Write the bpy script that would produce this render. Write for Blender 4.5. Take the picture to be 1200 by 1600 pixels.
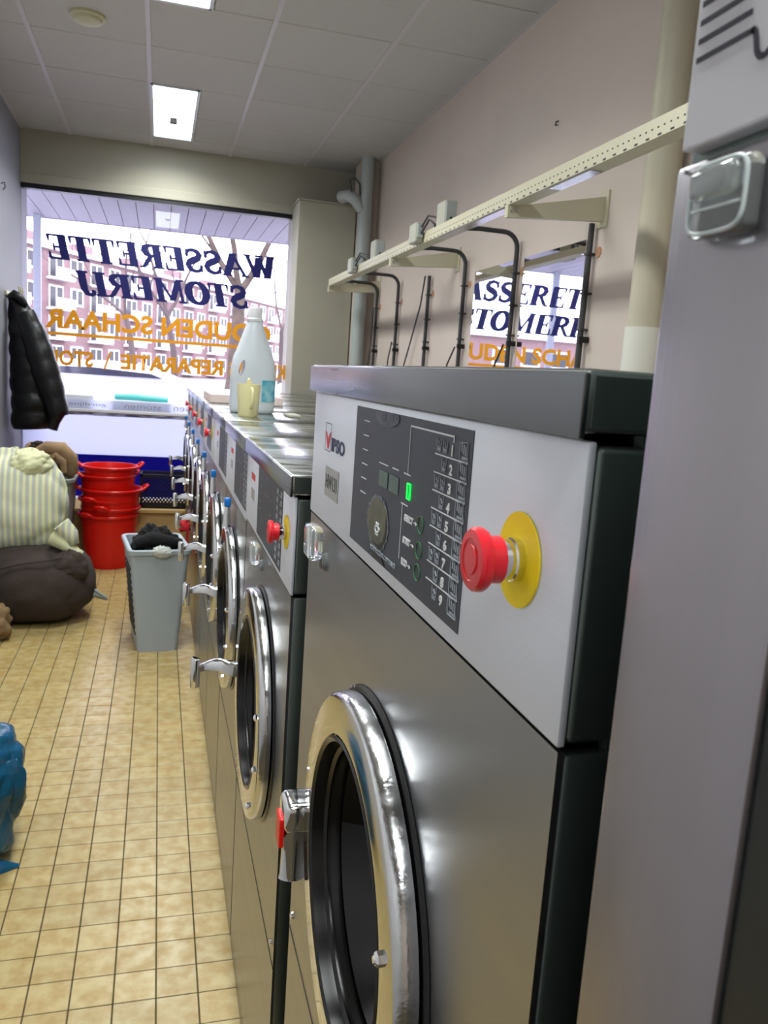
import bpy, bmesh, math, random
from mathutils import Vector, Matrix, noise
random.seed(7)
for o in list(bpy.data.objects): bpy.data.objects.remove(o)
SC = bpy.context.scene
C = SC.collection
PI = math.pi

# ------------------------------------------------------------------ camera
YAW, PITCH, ROLL, FPX, CAMH = 0.2778, 0.1636, -0.0675, 1266.7, 1.5223
def cam_axes():
    cy, sy, cp, sp = math.cos(YAW), math.sin(YAW), math.cos(PITCH), math.sin(PITCH)
    f = Vector((sy*cp, cy*cp, -sp)); r = Vector((cy, -sy, 0)); d = f.cross(r)
    cr, sr = math.cos(ROLL), math.sin(ROLL)
    return cr*r + sr*d, -sr*r + cr*d, f
R_, D_, F_ = cam_axes()
cam = bpy.data.objects.new('camera', bpy.data.cameras.new('camera')); C.objects.link(cam)
m = Matrix((R_, -D_, -F_)).transposed().to_4x4(); m.translation = (0, 0, CAMH)
cam.matrix_world = m
cam.data.sensor_fit = 'VERTICAL'; cam.data.sensor_height = 36; cam.data.lens = 36*FPX/1600
cam.data.clip_start = 0.01; cam.data.clip_end = 400
cam.data.dof.use_dof = True; cam.data.dof.focus_distance = .95; cam.data.dof.aperture_fstop = 18
SC.camera = cam
# ------------------------------------------------------------------ sky and exposure
w = bpy.data.worlds.new('overcast_sky'); SC.world = w; w.use_nodes = True
bg = w.node_tree.nodes['Background']
bg.inputs[0].default_value = (0.84, 0.84, 1.0, 1); bg.inputs[1].default_value = 7.2
SC.view_settings.view_transform = 'Standard'; SC.view_settings.look = 'None'
SC.view_settings.gamma = 1; SC.view_settings.use_curve_mapping = False
SC.view_settings.exposure = 0.12
LAMP = 9.0          # glow of the fluorescent diffusers
LAMPW = 30.0        # watts of each troffer's downward light

# ------------------------------------------------------------------ materials
def lin(c):
    return tuple((v/12.92 if v <= .04045 else ((v+.055)/1.055)**2.4) for v in (x/255 for x in c))
def mat(name, rgb, rough=.5, metal=0., var=0., vscale=8., bump=0., bscale=60., coord='Object', stretch=(1, 1, 1),
        rgb2=None, trans=0., ior=1.45, rvar=0., aniso=0., coat=0., spec=None, rnd=0., sss=0., emit=None, estr=0.):
    M = bpy.data.materials.new(name); M.use_nodes = True
    nt = M.node_tree; N = nt.nodes; L = nt.links; b = N['Principled BSDF']
    c = lin(rgb); b.inputs['Base Color'].default_value = (*c, 1)
    b.inputs['Roughness'].default_value = rough; b.inputs['Metallic'].default_value = metal
    b.inputs['IOR'].default_value = ior; b.inputs['Transmission Weight'].default_value = trans
    b.inputs['Anisotropic'].default_value = aniso; b.inputs['Coat Weight'].default_value = coat
    if spec is not None: b.inputs['Specular IOR Level'].default_value = spec
    if sss: b.inputs['Subsurface Weight'].default_value = sss; b.inputs['Subsurface Radius'].default_value = (.02, .02, .02)
    if emit: b.inputs['Emission Color'].default_value = (*lin(emit), 1); b.inputs['Emission Strength'].default_value = estr
    if var or bump or rvar or rgb2 or rnd:
        if coord == 'World':
            src = N.new('ShaderNodeNewGeometry').outputs['Position']
        else:
            src = N.new('ShaderNodeTexCoord').outputs['Object']
        mp = N.new('ShaderNodeMapping'); mp.inputs['Scale'].default_value = stretch; L.new(src, mp.inputs[0])
        nz = N.new('ShaderNodeTexNoise'); nz.inputs['Scale'].default_value = vscale; nz.inputs['Detail'].default_value = 5
        L.new(mp.outputs[0], nz.inputs['Vector'])
        if var or rgb2 or rnd:
            mx = N.new('ShaderNodeMix'); mx.data_type = 'RGBA'
            c2 = lin(rgb2) if rgb2 else tuple(max(0, v*(1-var)) for v in c)
            mx.inputs[6].default_value = (*c, 1); mx.inputs[7].default_value = (*c2, 1)
            rp = N.new('ShaderNodeMapRange'); rp.inputs[1].default_value = .35; rp.inputs[2].default_value = .65
            L.new(nz.outputs[0], rp.inputs[0]); L.new(rp.outputs[0], mx.inputs[0])
            out = mx.outputs[2]
            if rnd:
                oi = N.new('ShaderNodeObjectInfo'); mr = N.new('ShaderNodeMapRange')
                mr.inputs[3].default_value = 1-rnd; mr.inputs[4].default_value = 1+rnd*.5
                L.new(oi.outputs['Random'], mr.inputs[0])
                hv = N.new('ShaderNodeHueSaturation'); L.new(mr.outputs[0], hv.inputs['Value']); L.new(out, hv.inputs['Color']); out = hv.outputs[0]
            L.new(out, b.inputs['Base Color'])
        if rvar:
            rr = N.new('ShaderNodeMapRange'); rr.inputs[1].default_value = .3; rr.inputs[2].default_value = .7
            rr.inputs[3].default_value = max(.02, rough-rvar); rr.inputs[4].default_value = rough+rvar
            L.new(nz.outputs[0], rr.inputs[0]); L.new(rr.outputs[0], b.inputs['Roughness'])
        if bump:
            n2 = N.new('ShaderNodeTexNoise'); n2.inputs['Scale'].default_value = bscale; n2.inputs['Detail'].default_value = 3
            L.new(mp.outputs[0], n2.inputs['Vector'])
            bp = N.new('ShaderNodeBump'); bp.inputs['Strength'].default_value = bump; bp.inputs['Distance'].default_value = .01
            L.new(n2.outputs[0], bp.inputs['Height']); L.new(bp.outputs[0], b.inputs['Normal'])
    return M
def striped(name, a, b_, scale, axis=0, rough=.8):
    M = mat(name, a, rough, bump=.25, bscale=25)
    nt = M.node_tree; N = nt.nodes; L = nt.links; bs = N['Principled BSDF']
    tc = N.new('ShaderNodeTexCoord'); wv = N.new('ShaderNodeTexWave'); wv.bands_direction = 'XYZ'[axis]
    wv.inputs['Scale'].default_value = scale; wv.inputs['Distortion'].default_value = .6; wv.inputs['Detail Scale'].default_value = .6
    rp = N.new('ShaderNodeValToRGB'); rp.color_ramp.elements[0].position = .3; rp.color_ramp.elements[1].position = .62
    rp.color_ramp.elements[0].color = (*lin(a), 1); rp.color_ramp.elements[1].color = (*lin(b_), 1)
    L.new(tc.outputs['Object'], wv.inputs['Vector']); L.new(wv.outputs['Fac'], rp.inputs[0]); L.new(rp.outputs[0], bs.inputs['Base Color'])
    return M
def sheet_glass(name, tint=(1, 1, 1), rough=0.):
    M = bpy.data.materials.new(name); M.use_nodes = True; N = M.node_tree.nodes; L = M.node_tree.links; N.clear()
    o = N.new('ShaderNodeOutputMaterial'); t = N.new('ShaderNodeBsdfTransparent'); t.inputs[0].default_value = (*tint, 1)
    g = N.new('ShaderNodeBsdfGlossy'); g.inputs['Roughness'].default_value = rough
    fr = N.new('ShaderNodeFresnel'); fr.inputs[0].default_value = 1.45; mx = N.new('ShaderNodeMixShader')
    L.new(fr.outputs[0], mx.inputs[0]); L.new(t.outputs[0], mx.inputs[1]); L.new(g.outputs[0], mx.inputs[2]); L.new(mx.outputs[0], o.inputs[0])
    return M
def film(name, rgb, tr=.6):
    M = bpy.data.materials.new(name); M.use_nodes = True; N = M.node_tree.nodes; L = M.node_tree.links; N.clear()
    o = N.new('ShaderNodeOutputMaterial'); t = N.new('ShaderNodeBsdfTranslucent'); t.inputs[0].default_value = (*lin(rgb), 1)
    d = N.new('ShaderNodeBsdfDiffuse'); d.inputs[0].default_value = (*lin(rgb), 1); mx = N.new('ShaderNodeMixShader'); mx.inputs[0].default_value = tr
    L.new(d.outputs[0], mx.inputs[1]); L.new(t.outputs[0], mx.inputs[2]); L.new(mx.outputs[0], o.inputs[0])
    return M
m_wall = mat('wall_paint', (204, 190, 179), .75, var=.06, vscale=1.5, bump=.05, bscale=90)
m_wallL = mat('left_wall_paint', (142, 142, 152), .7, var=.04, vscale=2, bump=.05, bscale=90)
m_wallN = mat('bounce_wall_white', (228, 228, 232), .7, var=.04, vscale=2, bump=.05, bscale=90)  # whitened for the unseen near stretch, to bounce light
m_beam = mat('cream_paint', (168, 164, 148), .6, var=.05, vscale=2)
m_ctile = mat('ceiling_tile', (186, 183, 177), .9, var=.06, vscale=120, bump=.15, bscale=300, rnd=.03)
m_grid = mat('ceiling_grid_metal', (190, 185, 184), .5)
m_gridd = mat('ceiling_void', (60, 58, 55), .9)
m_tile = mat('ochre_floor_tile', (184, 166, 118), .34, rgb2=(166, 139, 82), vscale=22, bump=.04, bscale=70, coord='World', rvar=.06, rnd=.09)
m_grout = mat('dark_grout', (84, 74, 56), .9, var=.3, vscale=30)
m_steel = mat('brushed_steel', (154, 155, 158), .32, 1., var=.025, vscale=5, bump=.004, bscale=50, stretch=(1, .1, 4), rvar=.02)
m_steelp = mat('satin_panel_steel', (218, 221, 230), .5, .3, var=.04, vscale=5, bump=.02, bscale=60, stretch=(1, .05, 6), rvar=.05)
m_lid = mat('lid_steel', (118, 120, 124), .24, 1., var=.1, vscale=7, stretch=(1, .1, 3), rvar=.08, bump=.03, bscale=12)
m_top = mat('worn_top_steel', (170, 174, 172), .2, 1., var=.12, vscale=6, rvar=.1, bump=.12, bscale=5, stretch=(1, 3, 1))
m_side = mat('side_steel_dark', (110, 120, 117), .38, .9, var=.08, vscale=6)
m_dryer = mat('dryer_steel', (152, 147, 152), .33, 1., var=.06, vscale=4, bump=.02, bscale=50, stretch=(1, 6, .06), rvar=.05)
m_chrome = mat('chrome', (225, 226, 228), .07, 1., rvar=.04, vscale=30, bump=.02, bscale=30)
m_ring = mat('polished_door_ring', (205, 205, 202), .1, 1., rvar=.05, vscale=12, bump=.015, bscale=9)
m_rimw = mat('worn_chrome_rim', (205, 206, 208), .17, 1., rvar=.1, vscale=60, bump=.05, bscale=160)
m_rubber = mat('black_rubber', (8, 8, 10), .24)
m_drum = mat('drum_steel', (26, 27, 30), .3, .9, var=.2)
m_bowl = mat('dark_door_glass', (6, 7, 9), .06, 0, spec=.5)
m_disp = mat('dark_membrane', (50, 55, 68), .45, var=.12, vscale=9)
m_white = mat('white_print', (225, 228, 230), .5)
m_greyp = mat('grey_print', (150, 156, 164), .5)
m_greenp = mat('green_print', (62, 120, 78), .5)
m_greend = mat('green_display_window', (30, 74, 70), .25)
m_led = mat('green_led', (20, 220, 70), .4, emit=(20, 235, 80), estr=1.2)
m_olive = mat('worn_olive_patch', (92, 92, 70), .3, .4, rgb2=(66, 66, 48), vscale=60)
m_scuff = mat('scuffed_plastic', (128, 134, 140), .6, rgb2=(70, 74, 84), vscale=220)
m_black = mat('black_plastic', (16, 16, 18), .5)
m_red = mat('red_plastic', (214, 30, 44), .3, coat=.2)
m_redtub = mat('red_tub_plastic', (222, 22, 14), .32)
m_yellow = mat('yellow_plate', (248, 220, 0), .6, var=.1, vscale=30)
m_blue = mat('blue_cap', (10, 110, 190), .35)
m_logo_r = mat('logo_red', (225, 60, 60), .5)
m_logo_b = mat('logo_navy', (40, 44, 84), .5)
m_badge = mat('silver_badge', (172, 172, 170), .4, .6)
m_clear = mat('clear_plastic', (244, 250, 250), .1, trans=.86, ior=1.46)
m_clearw = mat('frosted_clear_plastic', (222, 232, 232), .2, trans=.3)
m_navy = mat('navy_lettering', (4, 6, 84), .5)
m_orange = mat('orange_lettering', (226, 150, 14), .5)
m_frame = mat('dark_window_frame', (22, 22, 28), .4)
m_glass = sheet_glass('window_glass')
m_film = film('white_window_film', (236, 238, 252), .8)
m_blueb = film('blue_window_film', (42, 38, 170), .45)
m_bench = mat('beige_bench', (190, 160, 108), .6, var=.1, vscale=4)
m_whitep = mat('white_gloss', (225, 225, 230), .35)
m_mirror = mat('mirror', (235, 238, 240), .015, 1.)
m_pvc = mat('cream_pipe', (188, 180, 158), .45, var=.05)
m_pvc2 = mat('pale_pipe', (214, 212, 200), .45)
m_pvcg = mat('grey_pipe', (172, 178, 176), .4, var=.05)
m_cable = mat('black_conduit', (58, 58, 60), .5)
m_rail = mat('cream_rail', (196, 190, 164), .45)
m_zinc = mat('glint_and_bolt_zinc', (200, 200, 205), .25, .9)  # bracket bolts, and the strips standing for reflections on the rail
m_boxg = mat('grey_socket_box', (168, 168, 152), .5)
m_greyb = mat('grey_basket_plastic', (162, 172, 180), .45)
m_greyt = mat('grey_tub_plastic', (128, 134, 132), .5)
m_bclo = mat('black_cloth', (7, 7, 11), .9, bump=.6, bscale=60)
m_tan = mat('tan_blanket', (168, 138, 104), .95, var=.25, vscale=6, bump=.5, bscale=40)
m_brn = mat('brown_bag_cloth', (62, 52, 48), .85, var=.15, vscale=4, bump=.25, bscale=30)
m_stripe = striped('pale_green_striped_cloth', (226, 228, 184), (190, 194, 186), 9.5, 0)
m_plaincl = mat('pale_green_cloth', (226, 228, 184), .85, var=.12, vscale=5, bump=.3, bscale=22)
m_teal = mat('teal_plastic_bag', (4, 62, 82), .3, rgb2=(26, 92, 130), vscale=7, bump=.9, bscale=22)
m_jacket = mat('black_nylon', (6, 7, 10), .42, var=.2, bump=.4, bscale=18)
m_hdpe = mat('bottle_plastic', (208, 215, 222), .35, sss=.3)
m_label = mat('blue_label', (60, 158, 184), .5, rgb2=(150, 200, 212), vscale=30)
m_mug = mat('pale_yellow_plastic', (228, 220, 168), .4)
m_crate = mat('black_crate_plastic', (18, 18, 20), .5)
m_soffit = mat('soffit_board', (128, 124, 138), .6)
m_post = mat('grey_post', (120, 124, 140), .5)
m_brick = mat('brick_facade', (124, 98, 100), .9, rgb2=(112, 88, 92), vscale=4)
m_conc = mat('white_concrete', (215, 212, 222), .8)
m_pane = mat('far_window_pane', (34, 34, 44), .4)
m_bark = mat('plane_tree_bark', (60, 50, 46), .9, rgb2=(78, 66, 58), vscale=3)
m_bark2 = mat('thin_tree_bark', (78, 66, 68), .9)
m_street = mat('asphalt', (120, 118, 122), .9, var=.15)
m_car = mat('silver_car_paint', (196, 194, 214), .3, .2, coat=.5)
m_carw = mat('white_car_paint', (225, 225, 235), .3, coat=.5)
m_carg = mat('car_glass', (52, 52, 70), .1)
m_turq = mat('turquoise_roll', (96, 214, 214), .4)
m_cardb = mat('pink_carton', (216, 190, 184), .7, rgb2=(226, 212, 208), vscale=30)
m_detect = mat('yellowed_plastic', (186, 182, 150), .5)
m_lampoff = mat('lamp_housing', (205, 208, 210), .4)
m_lamp = mat('lamp_diffuser', (240, 250, 255), .5, emit=(236, 246, 255), estr=LAMP)
m_brownf = mat('brown_fleece', (132, 108, 78), .95, bump=.4)
m_bluecl = mat('light_blue_cloth', (150, 205, 232), .8)
m_rag = mat('pale_rag', (196, 202, 198), .9)
m_ink = mat('dark_navy_ink', (14, 14, 34), .5)
m_redcl = mat('red_cloth', (190, 22, 40), .7, bump=.3)

# ------------------------------------------------------------------ mesh helpers
org = {}
def link(o, parent=None):
    C.objects.link(o)
    if parent is not None: o.parent = parent
    return o
class MB:
    def __init__(s): s.v = []; s.f = []
    def add(s, vs, fs):
        n = len(s.v); s.v += [tuple(v) for v in vs]; s.f += [tuple(i+n for i in f) for f in fs]; return s
    def box(s, x0, x1, y0, y1, z0, z1):
        return s.add([(x0,y0,z0),(x1,y0,z0),(x1,y1,z0),(x0,y1,z0),(x0,y0,z1),(x1,y0,z1),(x1,y1,z1),(x0,y1,z1)],
                     [(0,3,2,1),(4,5,6,7),(0,1,5,4),(1,2,6,5),(2,3,7,6),(3,0,4,7)])
    def rbox(s, x0, x1, y0, y1, z0, z1, r=.005, seg=2):
        bm = bmesh.new(); bmesh.ops.create_cube(bm, size=1)
        for v in bm.verts: v.co = Vector(((x0+x1)/2+v.co.x*(x1-x0), (y0+y1)/2+v.co.y*(y1-y0), (z0+z1)/2+v.co.z*(z1-z0)))
        bmesh.ops.bevel(bm, geom=list(bm.edges), offset=r, segments=seg, profile=.5, affect='EDGES')
        bm.verts.index_update()
        s.add([v.co for v in bm.verts], [[v.index for v in f.verts] for f in bm.faces]); bm.free(); return s
    def rings(s, rings, cap0=True, cap1=True, closed=True):
        n = len(rings[0]); vs = [p for r in rings for p in r]; fs = []
        for i in range(len(rings)-1):
            for j in range(n if closed else n-1):
                k = (j+1) % n
                fs.append((i*n+j, i*n+k, (i+1)*n+k, (i+1)*n+j))
        if cap0: fs.append(tuple(reversed(range(n))))
        if cap1: fs.append(tuple(range((len(rings)-1)*n, len(rings)*n)))
        return s.add(vs, fs)
    def tube(s, pts, r, n=10, cap=True):
        pts = [Vector(p) for p in pts]; rs = r if isinstance(r, (list, tuple)) else [r]*len(pts)
        up = None; rings = []
        for i, p in enumerate(pts):
            t = (pts[min(i+1, len(pts)-1)]-pts[max(i-1, 0)]).normalized()
            if up is None:
                up = t.orthogonal().normalized()
            up = (up - t*up.dot(t));
            if up.length < 1e-6: up = t.orthogonal()
            up.normalize(); b = t.cross(up)
            rings.append([p+(up*math.cos(a)+b*math.sin(a))*rs[i] for a in (2*PI*k/n for k in range(n))])
        return s.rings(rings, cap, cap)
    def lathe(s, prof, o, axis='X', n=64, cap0=False, cap1=False, a0=0):
        # prof: (h, r) pairs, h along the axis
        rings = []
        for h, r in prof:
            ring = []
            for k in range(n):
                a = a0+2*PI*k/n; c, d = math.cos(a)*r, math.sin(a)*r
                if axis == 'X': ring.append((o[0]+h, o[1]+c, o[2]+d))
                elif axis == 'Y': ring.append((o[0]+c, o[1]+h, o[2]+d))
                else: ring.append((o[0]+c, o[1]+d, o[2]+h))
            rings.append(ring)
        return s.rings(rings, cap0, cap1)
    def quad(s, a, b, c, d): return s.add([a, b, c, d], [(0, 1, 2, 3)])
    def prism(s, poly, d):      # poly: 3D points, d: extrusion vector
        n = len(poly); d = Vector(d); p2 = [Vector(p)+d for p in poly]
        return s.add(list(poly)+p2, [tuple(reversed(range(n))), tuple(range(n, 2*n))]+[(i, (i+1) % n, n+(i+1) % n, n+i) for i in range(n)])
    def mesh(s, name, off=Vector((0, 0, 0))):
        me = bpy.data.meshes.new(name); me.from_pydata([tuple(Vector(v)-off) for v in s.v], [], s.f)
        bm = bmesh.new(); bm.from_mesh(me); bmesh.ops.recalc_face_normals(bm, faces=bm.faces); bm.to_mesh(me); bm.free()
        return me
def obj(name, mb, m, parent=None, smooth=None, label=None, kind=None, wo=None):
    off = org.get(parent.name, Vector((0, 0, 0))) if parent is not None else (Vector(wo) if wo else Vector((0, 0, 0)))
    me = mb.mesh(name, off) if isinstance(mb, MB) else mb
    if not isinstance(mb, MB) and (parent is not None or wo):
        me.transform(Matrix.Translation(-off))
    me.materials.append(m)
    o = bpy.data.objects.new(name, me); link(o, parent)
    if parent is None and wo: o.location = wo
    org[o.name] = off
    if smooth is not None:
        for p in me.polygons: p.use_smooth = True
        me.set_sharp_from_angle(angle=math.radians(smooth))
    if label: o['label'] = label
    if kind: o['kind'] = kind
    return o
def thing(name, loc, label, cat, group=None):
    o = bpy.data.objects.new(name, None); o.empty_display_size = .05; link(o); o.location = loc; org[o.name] = Vector(loc)
    o['label'] = label; o['category'] = cat
    if group: o['group'] = group
    return o
def tag(o, label, cat, group=None):
    o['label'] = label; o['category'] = cat
    if group: o['group'] = group
    return o
def struct(name, mb, m, parent=None, smooth=None):
    o = obj(name, mb, m, parent, smooth)
    if parent is None: o['kind'] = 'structure'
    return o
def copy_tree(o, delta=None, parent=None):
    c = o.copy(); C.objects.link(c)
    if parent is not None: c.parent = parent
    if delta is not None: c.location = o.location + Vector(delta)
    for ch in list(o.children): copy_tree(ch, None, c)
    return c
def text_mesh(s, size, bold=0., ext=.0003, align='CENTER', wspace=1.):
    cu = bpy.data.curves.new('txt', 'FONT'); cu.body = s; cu.size = size; cu.extrude = ext; cu.offset = bold
    cu.align_x = align; cu.align_y = 'CENTER'; cu.space_character = wspace; cu.resolution_u = 3
    o = bpy.data.objects.new('txt', cu); C.objects.link(o); dg = bpy.context.evaluated_depsgraph_get(); dg.update()
    me = bpy.data.meshes.new_from_object(o.evaluated_get(dg)); bpy.data.objects.remove(o); bpy.data.curves.remove(cu)
    return me
# text lying on a plane facing -x (the machine fronts): reading direction is -y, up is z
def front_text(name, s, h, y, z, x, m, parent, wide=None, bold=0., label=None):
    me = text_mesh(s, h*1.4, bold)
    xs = [v.co.x for v in me.vertices]; ys = [v.co.y for v in me.vertices]
    cx, cy = (max(xs)+min(xs))/2, (max(ys)+min(ys))/2; sy = h/(max(ys)-min(ys)); sx = wide/(max(xs)-min(xs)) if wide else sy
    for v in me.vertices:
        a, b, c = v.co; v.co = (x-c, y-(a-cx)*sx, z+(b-cy)*sy)
    return obj(name, me, m, parent, label=label)

# ------------------------------------------------------------------ structure
XL, XR, YW, HC, XM = -1.04, 1.64, 6.98, 3.188, 0.216
YB = -2.6
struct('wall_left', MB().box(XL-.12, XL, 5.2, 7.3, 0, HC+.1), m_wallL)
struct('wall_left', MB().box(XL-.12, XL, YB, 5.2, 0, HC+.1), m_wallN)  # near stretch split off and made whiter to bounce light onto the machines
struct('wall_right', MB().box(XR, XR+.12, YB, 7.3, 0, HC+.1), m_wall)
struct('wall_back', MB().box(XL-.12, XR+.12, YB-.12, YB, 0, HC+.1), m_wall)
struct('trim_1', MB().rbox(1.50, XR, 6.52, 6.76, 0, HC, .004), m_wall)
# lintel above the shop window, with a stepped lower lip
b = struct('wall_front', MB().rbox(XL, XR, YW, 7.28, 2.83, HC+.1, .004).box(1.05, XR, YW+.02, 7.28, 0, 2.83), m_beam)
obj('lintel_lip', MB().rbox(XL, 1.06, YW-.012, YW+.02, 2.80, 2.872, .004), m_beam, b)
# floor: grout bed with separately laid 10 cm tiles
fl = struct('floor', MB().box(XL-.1, XR+.1, YB, 7.3, -.06, -.0016), m_grout)
tile_meshes = []
for k in range(3):
    mb = MB().rbox(-.0483, .0483, -.0486, .0486, -.008, 0, .0012, 1)
    me = mb.mesh('floor_tile'); me.materials.append(m_tile); tile_meshes.append(me)
FX, FY = -.2763, 1.8112
cells = []
for i in range(-8, 5):
    for j in range(-8, 52):
        x0, y0 = FX+i*.1, FY+j*.1
        cells.append((x0+.05, y0+.05))
def px(p):
    q = Vector(p)-Vector((0, 0, CAMH)); zz = q.dot(F_)
    return (600+FPX*q.dot(R_)/zz, 800+FPX*q.dot(D_)/zz) if zz > .05 else (-9e9, -9e9)
near, rest = [], []
for c in cells:
    u, v = px((c[0], c[1], 0))
    ok = -40 < u < 420 and 0 < v < 1650 and c[0] < XM+.03
    (near if ok else rest).append((v, c))
near.sort(reverse=True); rest += near[290:]; near = near[:290]
for v, c in near:
    o = bpy.data.objects.new('floor_tile', random.choice(tile_meshes)); link(o, fl); o.location = (c[0], c[1], random.uniform(-.0003, .0001))
mb = MB()
base = MB().box(-.0483, .0483, -.0486, .0486, -.008, 0)
for v, c in rest:
    mb.add([(a+c[0], b_+c[1], d) for a, b_, d in base.v], base.f)
obj('floor_tile_field', mb, m_tile, fl, kind='stuff')
# suspended ceiling: void above, main runners along the room, tiles between
ce = struct('ceiling', MB().box(XL-.1, XR+.1, YB, 7.3, HC+.03, HC+.1), m_gridd)
gx = [-1.289+.6*k for k in range(0, 7)]
gy = [5.48+.6*k for k in range(-14, 4)]
tm = None
LIGHTS = [(-.082, .205, 5.49, 6.67), (-.082, .205, 3.09, 4.27), (-.082, .205, .69, 1.87), (-.082, .205, -1.71, -.53)]
xs = [XL] + [x for x in gx if XL < x < XR] + [XR]
ys = [YB] + [y for y in gy if YB < y < YW] + [YW]
for i in range(len(xs)-1):
    for j in range(len(ys)-1):
        x0, x1, y0, y1 = xs[i], xs[i+1], ys[j], ys[j+1]
        if any(abs(x0-(-.089)) < .02 and l[2]-.05 < (y0+y1)/2 < l[3]+.05 for l in LIGHTS): x0 = .211
        if x1-x0 < .03 or y1-y0 < .03: continue
        obj('ceiling_tile', MB().rbox(x0+.008, x1-.008, y0+.0035, y1-.0035, HC, HC+.02, .003, 1), m_ctile, ce)
for x in gx[1:]:
    if XL < x < XR: obj('ceiling_runner', MB().box(x-.012, x+.012, YB, YW, HC-.0035, HC+.012), m_grid, ce)
obj('edge_angle', MB().box(XR-.022, XR, YB, YW, HC-.003, HC+.002).box(XL, XL+.022, YB, YW, HC-.003, HC+.002), m_grid, ce)
# troffer lamps
ll = ['lit fluorescent ceiling panel nearest the shop window', 'lit fluorescent ceiling panel cut by the top edge of the view',
      'lit fluorescent ceiling panel above the aisle by the washers', 'lit fluorescent ceiling panel at the back of the room']
for (x0, x1, y0, y1), lb in zip(LIGHTS, ll):
    t = thing('ceiling_light', ((x0+x1)/2, (y0+y1)/2, HC), lb, 'light', 'recessed fluorescent ceiling lights')
    obj('frame', MB().box(x0-.007, x0+.012, y0-.007, y1+.007, HC-.008, HC+.01).box(x1-.012, x1+.007, y0-.007, y1+.007, HC-.008, HC+.01)
        .box(x0, x1, y0-.007, y0+.012, HC-.008, HC+.01).box(x0, x1, y1-.012, y1+.007, HC-.008, HC+.01), m_lampoff, t)
    obj('diffuser', MB().box(x0+.012, x1-.012, y0+.012, y1-.012, HC+.002, HC+.006), m_lamp, t)
    la_ = bpy.data.lights.new('troffer_light', 'AREA'); la_.shape = 'RECTANGLE'; la_.size = x1-x0-.04; la_.size_y = y1-y0-.04
    la_.energy = LAMPW; la_.color = (.97, 1.0, .96); la_.spread = math.radians(145)
    lo = bpy.data.objects.new('troffer_light', la_); link(lo, t); lo.location = (0, 0, -.009)
    cx, cy = (x0+x1)/2, (y0+y1)/2+.1
    obj('lamp_clip', MB().box(cx-.025, cx+.025, cy-.05, cy+.05, HC-.012, HC-.0095), m_greyp, t)
    obj('end_slot', MB().box(cx-.025, cx+.025, cy-.07, cy-.05, HC-.013, HC-.0095), m_black, t); obj('end_slot', MB().box(cx-.025, cx+.025, cy+.05, cy+.085, HC-.013, HC-.0095), m_black, t)
t = thing('smoke_detector', (-.374, 4.61, HC), 'yellowed round smoke detector on the ceiling tiles', 'detector')
obj('base', MB().lathe([(0, .085), (-.012, .085), (-.016, .08)], (-.374, 4.61, HC), 'Z', 40, True, True), m_detect, t, 40)
obj('cover', MB().lathe([(-.014, .072), (-.03, .066), (-.038, .045), (-.04, 0.001)], (-.374, 4.61, HC), 'Z', 40), m_detect, t, 40)

# ------------------------------------------------------------------ shop window
GY = 7.02
win = struct('window_1', MB().box(XL, 1.06, GY, GY+.008, .40, 2.80), m_glass)
obj('window_frame', MB().box(XL, 1.06, YW+.005, GY+.04, 2.765, 2.80), m_frame, win)
obj('side_frame', MB().box(1.045, 1.062, YW, GY+.04, .4, 2.8), m_whitep, win)
obj('white_film', MB().box(XL, 1.06, GY-.006, GY-.001, .745, 1.10), m_film, win)
obj('blue_film', MB().box(XL, 1.06, GY-.006, GY-.001, .40, .745), m_blueb, win)
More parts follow.
